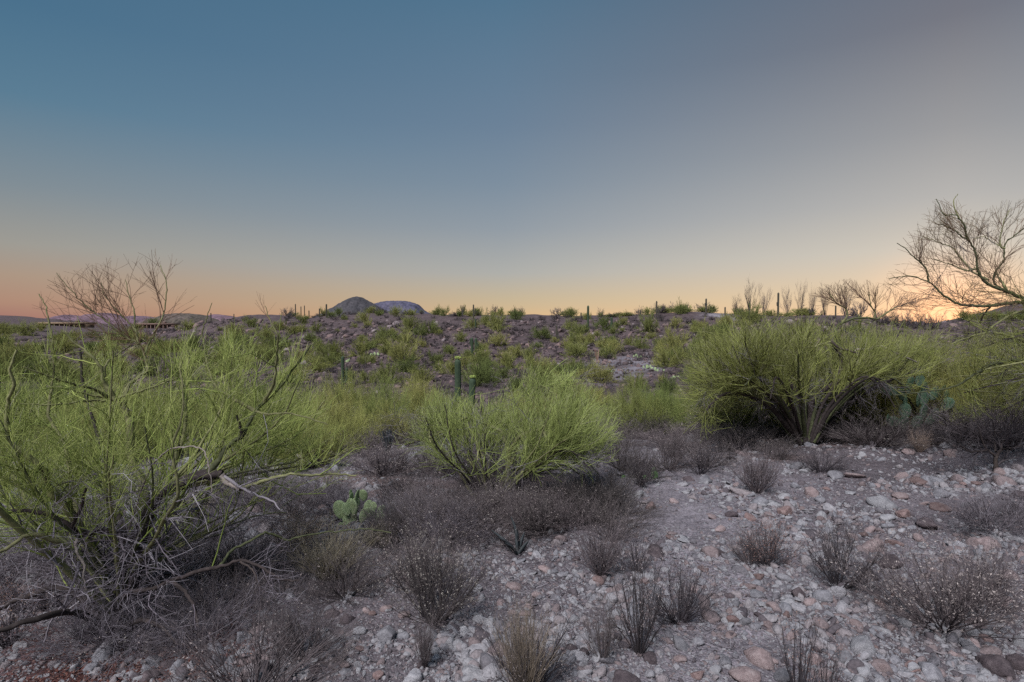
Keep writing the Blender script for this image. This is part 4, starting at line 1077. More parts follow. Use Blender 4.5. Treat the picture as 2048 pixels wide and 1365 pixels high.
    lv = [dict(N_=950, rmax=0.0045, L=(.18, .50), ang=(15, 58), up=.18, jit=.16, k=5, rr=.5, tmin=.12, sides=3, v=(0, .6), rmin=.0022, tap=.5, clip=clip),
          dict(N_=3800, rmax=0.0026, L=(.10, .28), ang=(15, 50), up=.14, jit=.12, k=4, rr=.6, tmin=.1, v=(.1, .9), rmin=.0016, tap=.5, clip=clip),
          dict(N_=7000, rmax=0.0017, L=(.05, .16), ang=(15, 50), up=.1, jit=.12, k=3, rr=.65, tmin=.05, v=(0, 1), rmin=.0012, tap=.55, clip=clip)]
    hi = [l for l in T.L if l[0][:, 2].max() > 2.15]; lo = [l for l in T.L if l[0][:, 2].max() <= 2.15]
    T.crown('upper_twigs', [dict(lv[0], N_=210, rmax=.003), dict(lv[1], N_=760, rmax=.0017), dict(lv[2], N_=1250, rmax=.0012)], [M_TWIGB], hi)
    T.crown('crown', [dict(lv[0], N_=480), dict(lv[1], N_=2300), dict(lv[2], N_=5200)], [M_TWIGR], lo, clump=.3, thr=-.2)
    dead_tufts(T, 40, 500, 900)
    tag(T.root, 'tall open palo verde whose bare boughs reach over the sunset glow', 'tree')
edge_tree()

# ------------------------------------------------------------------ palo verdes and green shrubs farther off
def bush_template(seed, m, stems=16, fine=1500, width=1.25, hgt=1.0, rad=.014, upr=.35, sp=62, mbark=None, trunk=True, tw=1.0):
    r = np.random.default_rng(seed)
    a = r.uniform(0, 6.28, stems); t = np.radians(sp) * r.uniform(.05, 1, stems) ** .8
    d = np.stack([np.sin(t) * np.cos(a), np.sin(t) * np.sin(a), np.cos(t)], 1)
    k = 6; P = np.zeros((stems, k, 3)); P[:, 0, :2] = r.normal(size=(stems, 2)) * .04
    L = r.uniform(.75, 1.1, stems) * hgt * .8
    for j in range(1, k):
        P[:, j] = P[:, j - 1] + d * (L / (k - 1))[:, None]
        d = norm(d + r.normal(size=(stems, 3)) * .16 + np.array([0, 0, .02]))
    P[:, :, :2] *= width
    Rr = rad * np.linspace(1.4, .5, k)[None] * r.uniform(.7, 1.2, stems)[:, None]
    P1, R1 = grow(P, Rr, int(fine * .09), (.2 * hgt, .45 * hgt), (15, 55), up=upr, jit=.14, k=4, rr=.6, tmin=.25, r=r, rmin=rad * .3)
    P2, R2 = grow(P1, R1, int(fine * .35), (.12 * hgt, .28 * hgt), (12, 48), up=upr, jit=.1, k=3, rr=.6, tmin=.1, r=r, rmin=rad * .22 * tw)
    P3, R3 = grow(P2, R2, fine, (.06 * hgt, .17 * hgt), (10, 45), up=upr, jit=.1, k=3, rr=.7, tmin=.1, r=r, rmin=rad * .18 * tw)
    for X in (P1, P2, P3): X[:, :, 2] = np.maximum(X[:, :, 2], .02)
    a1 = join([(P, Rr, 5, 0, .1, .7)])
    a2 = join([(P1, R1, 3, 0, 0, .5), (P2, R2, 3, 0, .1, .8), (P3, R3, 3, 0, .2, 1)])
    if trunk:
        return (mesh_np('bush_limbs', a1[0], quads=a1[1], mats=[mbark or M_BARKD], v=a1[2]), mesh_np('bush_crown', a2[0], quads=a2[1], mats=[m], v=a2[2]))
    o = join([(P, Rr, 4, 0, 0, .3), (P1, R1, 3, 0, 0, .5), (P2, R2, 3, 0, .1, .8), (P3, R3, 3, 0, .2, 1)])
    return mesh_np('far_bush', o[0], quads=o[1], mats=[m], v=o[2])

MID = [bush_template(500 + i, M_MIDG, 26, 5600, 1.2, 1.0, .010, .24, 78, tw=.9) for i in range(4)]
FAR = [bush_template(520 + i, M_FARG, 22, 1900, 1.2, 1.0, .020, .16, 88, trunk=False, tw=1.4) for i in range(6)]
FARB = [bush_template(540 + i, M_BROWN, 18, 900, 1.4, 1.0, .022, .2, 80, trunk=False, tw=1.2) for i in range(4)]
SKEL = [bush_template(560 + i, M_BROWN, 12, 380, .8, 1.0, .010, .4, 50, trunk=False, tw=.9) for i in range(3)]

def place_mid(px, py, w, h, label=None, d=None, adj=None, kind=None, cat='tree'):
    b = ground_at(px, py) if d is None else (lambda p: np.array((p[0], p[1], hz(p[0], p[1]))))(at(px, py, d))
    sx = w / F * b[1] / 2.1; sz = h / F * b[1] / 1.0
    k = (kind or MID)[len(C.objects) % 4]
    o = empty('palo_verde_tree', (b[0], b[1], b[2] - .03), rng.uniform(0, 6.28), (sx, sx, sz))
    link('limbs', k[0], o); tag(link('crown', k[1], o), kind='stuff')
    if label: tag(o, label, cat, 'palo verdes in the wash')
    else: later(o, adj, 'palo verde', px, py, cat, 'palo verdes in the wash')
    return o
def place_far(px, py, w, h, adj, kind=FAR, name='green_shrub', noun='shrub', group='shrubs on the far slope', base=None):
    b = ground_at(px, py) if base is None else base
    sx = w / F * b[1] / 2.25; sz = h / F * b[1] / 1.0
    o = link(name, kind[rng.integers(len(kind))], None, (b[0], b[1], b[2] - .05 * sz), (0, 0, rng.uniform(0, 6.28)), (sx, sx, sz))
    later(o, adj, noun, px, py, 'shrub', group)
    return o
# landmarks by which things are told
for ph, x, y in (('the bottom twin-stemmed shrub', 1275, 1312), ('the round shrub above it', 1360, 1243), ('the small spiky agave', 1035, 1108), ('the pale prickly pear', 715, 1045),
                 ('the big fleecy shrub', 1900, 1262), ('the rusty-topped shrub', 1545, 1130), ('the dark fan shrub', 1675, 1175), ('the dead stick pile', 1990, 1055),
                 ('the small leafless tree', 1985, 940), ('the forked palo verde trunk', 1606, 890), ('the arching palo verde', 990, 1005), ('the bright green pads', 1300, 955),
                 ('the seedy tall shrub', 872, 1250), ('the tan bottom-edge shrub', 1055, 1365), ('the sparse red stems', 1600, 1365), ('the dark bottom-left brush', 520, 1365),
                 ('the dry grass clump', 650, 1180), ('the large left palo verde', 236, 1262), ('the pale gravel track', 1400, 1090), ('the stony upper right', 1800, 990),
                 ('the low hummock shrub', 1510, 985), ('the lone shrub pair', 1235, 1155), ('the dark ocotillo fan', 776, 912), ('the blue-green prickly pear', 1825, 850),
                 ('the budded saguaro', 916, 780), ('the twin-column saguaro', 688, 775), ('the cluster saguaro', 948, 722), ('the white clearing', 1240, 745), ('the pale ridge patch', 1430, 635),
                 ('the cone hill', 718, 634), ('the flat butte', 805, 634), ('the tan house', 125, 655), ('the second house', 305, 655), ('the tallest green saguaro', 1176, 658),
                 ('the slope saguaro trio', 1130, 688), ('the first skyline saguaro', 1313, 628), ('the knobbly skyline saguaro', 1412, 628), ('the split skyline saguaro', 948, 634),
                 ('the ridge saguaro post', 653, 632), ('the left wash', 300, 700), ('the left slope foot', 560, 720), ('the round slope bush', 1295, 662), ('the dark slope saguaro', 1222, 664),
                 ('the far left hillside', 60, 665), ('the wash thicket', 700, 850), ('the mid wash', 1290, 820), ('the left ridge knoll', 580, 628), ('the bare ridge shrubs', 1590, 628), ('the sunset notch', 1780, 640), ('the bare ridge middle', 1060, 632), ('the purple rubble slope', 740, 690)):
    landmark(ph, x, y)

# ------------------------------------------------------------------ single large stones: (px, py of the middle, width px, colour, form)
ROCKS = """1598 1189 36 dark blocky;1620 1206 30 pink round;1548 1214 32 pink round;1729 1292 62 pale blocky;1729 1341 42 pale blocky;1767 1336 42 pink blocky;1688 1318 36 grey blocky;1628 1319 32 pink round
1861 1345 44 grey round;1993 1333 62 dark round;2041 1333 46 dark round;2007 1205 36 pink blocky;1973 1085 48 pink round;2041 1115 28 pink blocky;2039 992 32 dark round;1762 1003 44 pale blocky;1799 992 30 pink round
1805 1028 30 reddish blocky;1855 1048 42 dark blocky;1775 1036 32 pale round;1877 1012 38 reddish flat;1881 986 32 grey blocky;1745 1091 46 pink round;1790 1083 36 reddish flat;1839 1078 28 pink round;1779 1124 50 dark blocky
1624 987 30 pink round;1569 994 28 pale round;1568 1024 32 reddish blocky;1644 1024 30 dark flat;1710 948 44 pink flat;1672 949 40 grey flat;1594 932 30 grey round;1801 952 30 pink round;1841 960 38 reddish flat
1899 910 24 pink round;1816 903 24 pink round;2021 1147 44 pink flat;1977 1123 28 grey blocky;1572 1155 38 grey flat;1518 1153 22 reddish round;1716 1249 32 pink flat;1740 1061 24 pink round;1194 1163 28 reddish blocky
1288 1161 26 pink blocky;1310 1104 36 dark blocky;1142 1300 26 dark round;1168 1306 28 dark round;1361 1287 40 grey round;1300 1320 32 dark round;1397 1284 28 grey blocky;1361 1318 28 pink round;1250 1362 66 dark flat
1461 1270 32 pink flat;1465 1240 32 reddish round;1489 1246 30 grey round;1491 1348 66 pink round;1520 1321 52 pink round;1439 1058 24 pink round;1499 1035 28 reddish round;1463 1029 26 dark round;1425 1032 28 pink flat
1301 1013 26 reddish blocky;1348 1003 20 pink round;1411 961 30 grey blocky;1377 958 22 dark blocky;1513 1184 36 grey flat;1499 1168 36 pink flat;1407 1139 26 reddish flat;1435 1105 26 dark round;1340 1076 22 reddish flat
776 1271 42 grey round;662 1225 36 dark flat;696 1236 32 dark blocky;772 1217 26 pink round;734 1221 20 pink round;745 1229 18 reddish round;824 1357 44 pale blocky;927 1265 28 pale blocky;1099 1065 20 pale round
954 1086 18 grey round;1000 1209 20 pink round;1057 1213 20 pink round;1092 1138 32 pink flat;1030 1171 38 pink flat;1063 1109 15 pink round;1072 1190 22 pink round;1125 1151 22 grey round;770 1149 32 grey flat
841 1331 24 dark blocky;890 1298 22 grey blocky;915 1293 24 reddish blocky;870 1320 20 pale blocky;327 1310 24 reddish blocky;332 1334 32 dark round;294 1358 38 dark round;284 1286 34 dark flat;178 1344 30 grey round
262 1322 20 grey round;1640 1000 22 grey round;1845 1005 24 pink flat;1930 1010 22 grey blocky;1700 985 24 pale flat;1950 965 22 reddish flat;2000 945 24 pink round;1750 970 22 pink flat;1604 1072 24 pale flat;1655 1062 26 grey blocky
1818 1225 26 grey round;1935 1290 30 grey blocky;1640 1262 28 grey flat;1760 1210 24 reddish round;1580 1275 26 pink blocky;1450 1322 32 grey blocky;1430 1345 28 pale round;1395 1350 30 reddish round;1565 1355 38 grey blocky;1650 1350 32 pink blocky
1905 1180 24 pale flat;1850 1150 26 pink flat;2020 1240 28 grey flat;1560 1095 20 pale round;1470 1110 22 grey flat;1390 1180 20 pink round;1215 1215 26 grey blocky;1105 1240 22 pale blocky;1000 1280 24 pale round;940 1320 26 grey round;1100 1340 28 reddish flat;640 1290 26 grey flat;720 1300 22 reddish round;600 1330 24 pale round;690 1345 28 grey round;560 1290 20 dark round;985 1345 20 pink round"""
ROCKT = {}
for c_ in ROCKM:
    for j, (f_, fl_, an_) in enumerate((('blocky', .68, 1.0), ('round', .66, .9), ('flat', .36, 1.0))):
        ROCKT[(c_, f_)] = [rock_mesh(f'{c_}_{f_}_stone', 700 + 17 * i + 5 * j + len(c_), 3, 10 if an_ > .95 else 16, fl_, an_, ROCKM[c_]) for i in range(3)]
FORMW = {'blocky': 'angular', 'round': 'rounded', 'flat': 'flat'}
def place_rock(px, py, w, c_, f_):
    b = ground_at(px, py + w * .18)
    s = w / 2 / F * b[1]
    me = ROCKT[(c_, f_)][rng.integers(3)]
    o = link('rock', me, None, (b[0], b[1], b[2] + s * (.26 if f_ != 'flat' else .16)), (rng.normal() * .22, rng.normal() * .22, rng.uniform(-.5, .5) + (3.14 if rng.random() < .5 else 0)), (s, s * rng.uniform(.75, 1.05), s * rng.uniform(.85, 1.2)))
    size = 'large' if w >= 44 else 'mid-sized' if w >= 30 else 'small'
    later(o, (size, f'{FORMW[f_]} {c_ if c_ != "grey" else "grey"}'), 'rock', px, py, 'rock', 'loose stones on the gravel slope')
nrk = 0
for row in ROCKS.replace('\n', ';').split(';'):
    a = row.split(); place_rock(float(a[0]), float(a[1]), float(a[2]), a[3], a[4]); nrk += 1
cols = ['pink', 'pink', 'reddish', 'grey', 'grey', 'dark', 'pale', 'pale']
forms = ['blocky', 'round', 'blocky', 'flat']
for _ in range(285 - nrk):
    right = rng.random() < .62
    px = rng.uniform(1420, 2045) if right else rng.uniform(560, 1420)
    py = 905 + 440 * rng.random() ** .8 if right else rng.uniform(1040, 1355)
    w = rng.uniform(15, 24) * (.6 + (py - 880) / 480 * .7)
    place_rock(px, py, w, cols[rng.integers(8)], forms[rng.integers(4)])

# ------------------------------------------------------------------ shrubs of the near ground
PS = place_shrub
PS(DRYS, 1278, 1312, 175, 190, 'tall bare dark shrub with tan tips, larger of the twin pair at bottom', seed=0)
PS(DRYS, 1205, 1324, 100, 130, 'smaller bare dark shrub, partner just left of the larger twin', seed=1)
PS(DRYS, 1360, 1243, 150, 125, 'rounded bare shrub just behind and right of the twin pair', seed=2)
PS(DRYS, 1203, 1157, 130, 110, 'dark fan-shaped dry shrub with a reddish rock at its foot', seed=3)
PS(DRYS, 1275, 1150, 100, 85, 'small dry shrub just right of the fan-shaped one, by a pinkish rock', seed=0)
PS(DRYS, 1675, 1178, 140, 130, 'dark fan shrub with bare wiry stems in the middle of the stony ground', seed=2)
PS(RUSTY, 1535, 1132, 120, 80, 'low shrub with rusty reddish tops beside the gravel track', name='rusty_shrub')
PS(DRYS, 1500, 1128, 90, 75, 'low dark shrub merging with the rusty-topped one from its left', seed=1)
PS(FLEECY, 1890, 1262, 280, 150, 'big fleecy grey-brown shrub, broadest on the stony ground', seed=0, name='fleecy_shrub')
PS(FLEECY, 1972, 1222, 150, 110, 'fleecy tan-tipped shrub joined to the right side of the broadest one', seed=1, name='fleecy_shrub')
PS(FLEECY, 868, 1250, 190, 180, 'tall pale-flecked seedy shrub standing over the loose stones', seed=2, name='fleecy_shrub')
PS(FLEECY, 830, 1185, 150, 110, 'pale-flecked shrub just behind and left of the tall seedy one', seed=0, name='fleecy_shrub')
PS(DRYS, 850, 1342, 60, 110, 'thin upright dark shrub in front of the tall seedy one', seed=3)
PS(GRASS, 1050, 1400, 130, 200, 'tan wispy grass rising inside the shrub at the bottom edge', name='dry_grass', cat='grass clump', seed=0)
PS(DRYS, 1055, 1395, 190, 170, 'tan and dark wiry shrub cut by the bottom edge near the centre', seed=2)
PS(SPARSE, 1600, 1420, 150, 190, 'sparse reddish upright stems at the bottom edge before pink rocks', name='sparse_shrub', seed=0)
PS(SPARSE, 1650, 1425, 110, 150, 'thin reddish stems at the bottom edge, right of the sparse group', name='sparse_shrub', seed=1)
PS(DENSE, 500, 1400, 300, 190, 'dense dark twiggy brush at the bottom edge right of the red litter', name='dark_brush', cat='brush', seed=0)
PS(DENSE, 610, 1330, 150, 110, 'dark brush behind and right of the bottom-edge brush', name='dark_brush', cat='brush', seed=1)
PS(GRASS, 660, 1160, 200, 110, 'pale dry grass clump beside the dark arching branch', name='dry_grass', cat='grass clump', seed=1)
PS(GRASS, 590, 1110, 150, 90, 'pale dry grass under the long thin branch left of the prickly pear', name='dry_grass', cat='grass clump', seed=2)
PS(DENSE, 690, 1195, 160, 90, 'dark twiggy brush in front of the pale dry grass clump', name='dark_brush', cat='brush', seed=2)
PS(GRASS, 760, 1095, 90, 50, 'short straw-coloured grass under the pale prickly pear', name='dry_grass', cat='grass clump', seed=0)
PS(DRYS, 1512, 988, 110, 85, 'low hummock shrub with straw-coloured crown by a grey rock', seed=3)
PS(DRYS, 1400, 950, 110, 60, 'dark low shrub behind the hummock shrub, left of it', seed=0)
PS(DRYS, 1345, 915, 80, 55, 'small grey shrub on the edge of the wash behind the green pads', seed=1)
PS(DRYS, 1282, 972, 80, 60, 'small bare shrub growing with the bright green prickly pear pads', seed=2)
PS(DRYS, 1215, 1040, 60, 70, 'thin dark shrub at the right end of the brush bank', seed=3)
PS(DRYS, 770, 1016, 50, 50, 'small dark tuft just behind the pale prickly pear', seed=0)
PS(TWIGGY, 1990, 1062, 190, 75, 'pile of dead grey sticks beside a large pinkish rock', name='stick_pile', cat='stick pile', seed=0)
PS(TWIGGY, 2040, 1040, 130, 60, 'smaller heap of dead sticks at the right edge of the frame', name='stick_pile', cat='stick pile', seed=1)
PS(GRASS, 1840, 905, 50, 45, 'reddish dry grass tuft in front of the blue-green prickly pear', name='dry_grass', cat='grass clump', seed=1)
PS(DENSE, 1745, 893, 180, 62, 'blue-grey brush mound between the forked trunk and the big prickly pear', name='dark_brush', cat='brush', seed=3)
PS(DENSE, 1885, 890, 110, 32, 'low brown brush in front of the big prickly pear', name='dark_brush', cat='brush', seed=2)
PS(DENSE, 1925, 880, 170, 75, 'brown brush mound just right of the big prickly pear', name='dark_brush', cat='brush', seed=0)
PS(DENSE, 2010, 900, 160, 100, 'brown brush behind the small leafless tree', name='dark_brush', cat='brush', seed=1)
PS(DRYS, 1640, 945, 110, 50, 'low dark shrub in front of the forked palo verde trunk', seed=2)
PS(DRYS, 1560, 920, 90, 45, 'low brown shrub left of the forked palo verde trunk', seed=1)
PS(DENSE, 1480, 905, 160, 55, 'brown brush strip under the left side of the wide palo verde', name='dark_brush', cat='brush', seed=2)
PS(DRYS, 1225, 1085, 140, 90, 'grey shrub standing between the brush bank and the fan shrub', seed=1)
# the bank of brush round the foot of the arching palo verde and under the large one
def bank(n, x0, x1, y0, y1, w, h, kinds, adj, nm='brush', group='brush banks'):
    for i in range(n):
        px = x0 + (x1 - x0) * (i + rng.uniform(.1, .9)) / n; py = rng.uniform(y0, y1)
        f = (py - 645) / 400
        k = kinds[rng.integers(len(kinds))]
        place_shrub(k, px, py, rng.uniform(*w) * f, rng.uniform(*h) * f, None, nm.split('_')[-1], group, name=nm, adj=adj)
bank(12, 810, 1250, 1030, 1085, (120, 180), (55, 90), [DENSE, FLEECY, DENSE], ('dark', 'twiggy'), 'dark_brush')
bank(8, 800, 1250, 985, 1025, (120, 180), (60, 90), [DENSE, DRYS], ('low', 'brown'), 'dark_brush')
bank(7, 790, 900, 1035, 1110, (110, 170), (50, 80), [DENSE, DRYS, TWIGGY], ('scrubby', 'dark'), 'dark_brush')
bank(10, 380, 700, 985, 1060, (110, 170), (50, 80), [DENSE, TWIGGY, GRASS], ('scrubby', 'grey'), 'dark_brush')
bank(11, 20, 560, 1090, 1180, (110, 170), (60, 90), [DENSE, TWIGGY, TWIGGY], ('tangled', 'grey'), 'dark_brush')
bank(9, -20, 480, 1200, 1300, (100, 150), (45, 75), [TWIGGY, DENSE, SPARSE], ('tangled', 'dark'), 'dark_brush')
bank(16, 640, 1420, 900, 960, (120, 190), (60, 95), [DENSE, FLEECY], ('grey-brown', ''), 'brown_brush')
bank(14, 560, 1450, 868, 900, (140, 210), (70, 110), [DENSE, FLEECY], ('purplish', ''), 'brown_brush')
bank(10, 1380, 2040, 876, 895, (120, 200), (40, 70), [DENSE, DRYS], ('shadowy', 'brown'), 'brown_brush')

# ------------------------------------------------------------------ small leafless tree, agave, ocotillo fan
def leafless():
    T = Tree('leafless_tree', ground_at(1990, 946)); D = T.org[1]
    q = lambda x, y, dd=0: (1700 + x / 4.014, 640 + y / 4.014, D + dd)
    T.limb([q(1172, 1225), q(1170, 1150), q(1175, 1090)], 8, 7, M_BARKD, 'trunk', mult=.2)
    T.limb([q(1175, 1090), q(1210, 1040), q(1240, 960, .1), q(1330, 900, .1)], 6, 2, M_BARKD)
    T.limb([q(1172, 1095), q(1110, 1050), q(1070, 1000), q(1040, 900), q(1020, 850)], 5, 1.8, M_BARKD)
    T.limb([q(1170, 1060), q(1158, 960, .1), q(1155, 830, .1)], 4, 1.6, M_BARKD)
    T.limb([q(1110, 1045), q(980, 1060, -.1), q(900, 1020, -.1), q(860, 960, -.1)], 4, 1.5, M_BARKD)
    T.limb([q(1215, 1040), q(1300, 1030, -.1), q(1397, 1000, -.1)], 4, 1.5, M_BARKD)
    lv = [dict(N_=70, L=(.12, .35), ang=(20, 65), up=.1, jit=.18, k=4, rr=.6, tmin=.2, v=(0, .6), rmin=.003),
          dict(N_=260, L=(.05, .18), ang=(20, 65), up=.1, jit=.18, k=3, rr=.7, tmin=.1, v=(0, 1), rmin=.0022)]
    T.crown('crown', lv, [M_DRY])
    tag(T.root, 'small leafless dark tree on the stones at the right, below the reaching boughs', 'tree')
leafless()
def agave():
    b = ground_at(1035, 1112); D = b[1]
    o = empty('agave_plant', b)
    for dx, dy, dd, cx_ in ((-13, -75, 0, 14), (-38, -33, -.05, 6), (-52, -48, .05, -10), (14, -44, .03, 4), (22, -26, -.06, 8), (-3, -40, -.02, 0), (-26, -22, -.12, 5), (8, -30, .1, 3)):
        e = at(1035 + dx, 1108 + dy, D + dd) - b; m_ = at(1035 + dx * .45 + cx_ * .3, 1108 + dy * .55, D + dd * .5) - b
        P = curve_pts([np.zeros(3), m_, e], 4, .001)
        n = len(P); w = .012 * np.sin(np.linspace(.5, 3.05, n)) + .002
        T_ = norm(np.gradient(P, axis=0)); U = norm(np.cross(T_, [0, 1, 0.2])); V = np.cross(T_, U)
        ring = [P + U * w[:, None], P + V * w[:, None] * .35, P - U * w[:, None], P - V * w[:, None] * .15]
        v = np.stack(ring, 1).reshape(-1, 3)
        q = [(i * 4 + j, i * 4 + (j + 1) % 4, i * 4 + 4 + (j + 1) % 4, i * 4 + 4 + j) for i in range(n - 1) for j in range(4)]
        link('blade', mesh_np('agave_blade', v, quads=q, mats=[M_AGAVE], v=np.full(len(v), rng.uniform(0, 1)), smooth=True), o)
    tag(o, 'small dark agave with thick pointed blades on the gravel below the arching palo verde', 'agave')
agave()
def fan(px, py, w, h, n, m, label, name, cat, d=None, spread=24):
    b = ground_at(px, py); r = rng
    a = r.uniform(0, 6.28, n); t = np.radians(spread) * r.uniform(.1, 1, n)
    L = h / F * b[1]
    d_ = np.stack([np.sin(t) * np.cos(a), np.sin(t) * np.sin(a), np.cos(t)], 1)
    k = 6; P = np.zeros((n, k, 3))
    for j in range(1, k):
        P[:, j] = P[:, j - 1] + d_ * (L * r.uniform(.75, 1, n) / (k - 1))[:, None]; d_ = norm(d_ + r.normal(size=(n, 3)) * .04)
    o = empty(name, b)
    for i in range(n):
        x = tubes(P[i:i + 1], np.linspace(w, w * .5, k)[None], 4)
        link('stem', mesh_np('stem', x[0], quads=x[1], mats=[m], v=np.full(len(x[0]), r.uniform(0, 1))), o)
    tag(o, label, cat)
fan(776, 914, .012, 62, 26, M_AGAVE, 'dark ocotillo with a fan of straight wands at the edge of the wash thicket', 'ocotillo', 'ocotillo', spread=26)
fan(925, 634, .05, 26, 7, M_DRY, 'wiry ocotillo on the ridge left of the split skyline saguaro', 'ocotillo', 'ocotillo', spread=30)
fan(1195, 725, .03, 30, 6, M_RUST, 'thin red-tipped ocotillo at the left end of the white clearing', 'ocotillo', 'ocotillo', spread=20)

# ------------------------------------------------------------------ prickly pears
def pad_mesh(name, m, th=.09):
    r = np.random.default_rng(5)
    bm = bmesh.new(); bmesh.ops.create_icosphere(bm, subdivisions=4, radius=1)
    v = np.array([p.co[:] for p in bm.verts]); f = np.array([[q.index for q in p.verts] for p in bm.faces]); bm.free()
    z = (v[:, 2] + 1) / 2
    wdt = .72 + .28 * z
    v[:, 0] *= .78 * wdt; v[:, 1] *= th * 1.6 * (1 + .25 * (1 - z)); v[:, 2] = v[:, 2] + 1
    v[:, 1] += .05 * np.sin(v[:, 2] * 2.2)
    return mesh_np(name, v * .5, tris=f, mats=[m], smooth=True)
PADY, PADD, PADG = pad_mesh('pad', M_PADY), pad_mesh('pad', M_PADD), pad_mesh('pad', M_PADG)
def pear(px, py, pads, me, label, spines=True):
    """pads: (px, py of the bottom, height px, lean degrees, turn degrees, depth offset)"""
    b = ground_at(px, py); D = b[1]
    o = empty('prickly_pear', b)
    for (x, y, h, lean, turn, dd) in pads:
        p = at(x, y, D + dd) - b
        s = (1.25 if me is PADY else 1.08) * h / F * (D + dd)
        link('pad', me, o, p, (rng.normal() * .15, R(lean), R(turn)), (s, s, s))
    tag(o, label, 'prickly pear')
pear(706, 1050, [(697, 1060, 34, 8, 20, 0), (700, 1035, 34, 15, -20, .03), (682, 1038, 30, -8, 10, 0), (681, 1031, 21, -6, -35, .02), (697, 1032, 22, -14, 30, -.02), (709, 1028, 26, 8, 40, .04), (712, 1010, 24, 20, 80, .05),
                 (726, 1003, 22, 10, -10, .06), (704, 1008, 20, -10, 75, .05), (703, 994, 12, -6, 70, .05), (730, 1024, 20, 30, 20, .03), (736, 1022, 22, 50, -25, .05), (722, 1046, 26, 30, 35, -.03), (740, 1035, 18, -20, 10, .02),
                 (748, 1036, 22, 10, -20, 0), (758, 1034, 20, 22, 30, .02), (752, 1048, 22, 35, 10, -.04), (776, 1048, 28, 45, 70, -.02), (690, 1064, 18, -20, -15, -.03)], PADY,
     'pale spotted prickly pear with upright pads beside the long thin branch')
B = [(1805, 868, 34, 0, 10, 0), (1803, 850, 30, -70, 5, -.1), (1780, 838, 24, -80, 20, -.1), (1810, 838, 30, 4, -20, 0), (1812, 815, 26, 10, 30, .05), (1806, 800, 26, -30, 15, 0), (1795, 790, 28, -55, -10, -.05), (1817, 788, 26, -5, 25, .1),
     (1835, 815, 32, 15, 40, .1), (1846, 812, 28, 5, -15, .1), (1850, 790, 26, -20, 20, .15), (1838, 775, 24, 10, -10, .15), (1862, 800, 28, 40, 5, .2), (1875, 800, 30, 15, 35, .25), (1885, 822, 28, 30, -30, .2), (1845, 840, 30, 10, 20, .1),
     (1850, 850, 26, 60, 10, 0), (1893, 805, 24, -10, 15, .3), (1905, 812, 26, 25, 40, .35), (1872, 845, 28, -10, 10, .2), (1828, 858, 26, 20, -20, .05), (1816, 776, 22, 25, 10, .1)]
pear(1815, 872, B, PADD, 'large blue-green prickly pear under the right side of the wide palo verde')
pear(1300, 960, [(1308, 964, 20, 5, 5, 0), (1307, 952, 16, 8, 15, 0), (1297, 968, 18, -30, -10, 0), (1301, 970, 14, -50, 10, -.02), (1278, 966, 16, 20, 60, .05), (1248, 966, 15, -5, 0, .05), (1262, 966, 12, 40, 30, .05)], PADG,
     'bright green prickly pear pads at the foot of a small bare shrub')
pear(1205, 1002, [(1203, 1003, 16, -3, 0, 0), (1211, 994, 12, 8, 30, .05), (1222, 1003, 13, 60, 60, 0)], PADG, 'small prickly pear of few pale pads at the end of the brush bank')
for (x, y, lab) in ((670, 712, 'yellowish prickly pear low on the slope left of the purple rubble'), (748, 712, 'yellowish prickly pear on the purple rubble above the thicket'), (690, 725, 'yellowish prickly pear just above the twin-column saguaro'),
                    (1272, 716, 'yellowish prickly pear at the top of the white clearing'), (1222, 745, 'prickly pear low on the left of the white clearing'), (1318, 742, 'prickly pear at the right end of the white clearing'), (1350, 758, 'prickly pear below the right end of the white clearing'), (1292, 738, 'prickly pear in the middle of the white clearing')):
    pads = [(x + rng.uniform(-10, 10), y + rng.uniform(-2, 3), rng.uniform(4, 6), rng.uniform(-40, 40), rng.uniform(-60, 60), rng.uniform(-.3, .3)) for _ in range(9)]
    pear(x, y, pads, PADY, lab)

# ------------------------------------------------------------------ saguaros
def sag_mesh(path, rad, ribs=14, m=M_SAG, k=26):
    P = resample(np.array(path, float), k)
    t = np.linspace(0, 1, k)
    prof = np.minimum(1, np.sqrt(np.clip((1 - t) * np.linalg.norm(np.diff(P, axis=0), axis=1).sum() / (rad * 1.1), 0, 1)))
    prof *= .86 + .14 * np.sin(np.clip(t * 1.5 + .2, 0, 1) * math.pi / 2)
    T_ = norm(np.gradient(P, axis=0)); ref = np.array([0, 1, 0.01])
    U = norm(np.cross(T_, ref)); V = np.cross(T_, U)
    n = ribs * 4; a = np.arange(n) * 2 * np.pi / n
    rr_ = rad * (1 + .11 * np.cos(a * ribs))
    v = P[:, None, :] + (U[:, None] * np.cos(a)[None, :, None] + V[:, None] * np.sin(a)[None, :, None]) * (prof[:, None] * rr_[None])[:, :, None]
    i = np.arange(k - 1)[:, None] * n; j = np.arange(n)[None]; j2 = (j + 1) % n
    q = np.stack([i + j, i + j2, i + n + j2, i + n + j], -1).reshape(-1, 4)
    return mesh_np('column', v.reshape(-1, 3), quads=q, mats=[m], smooth=True)
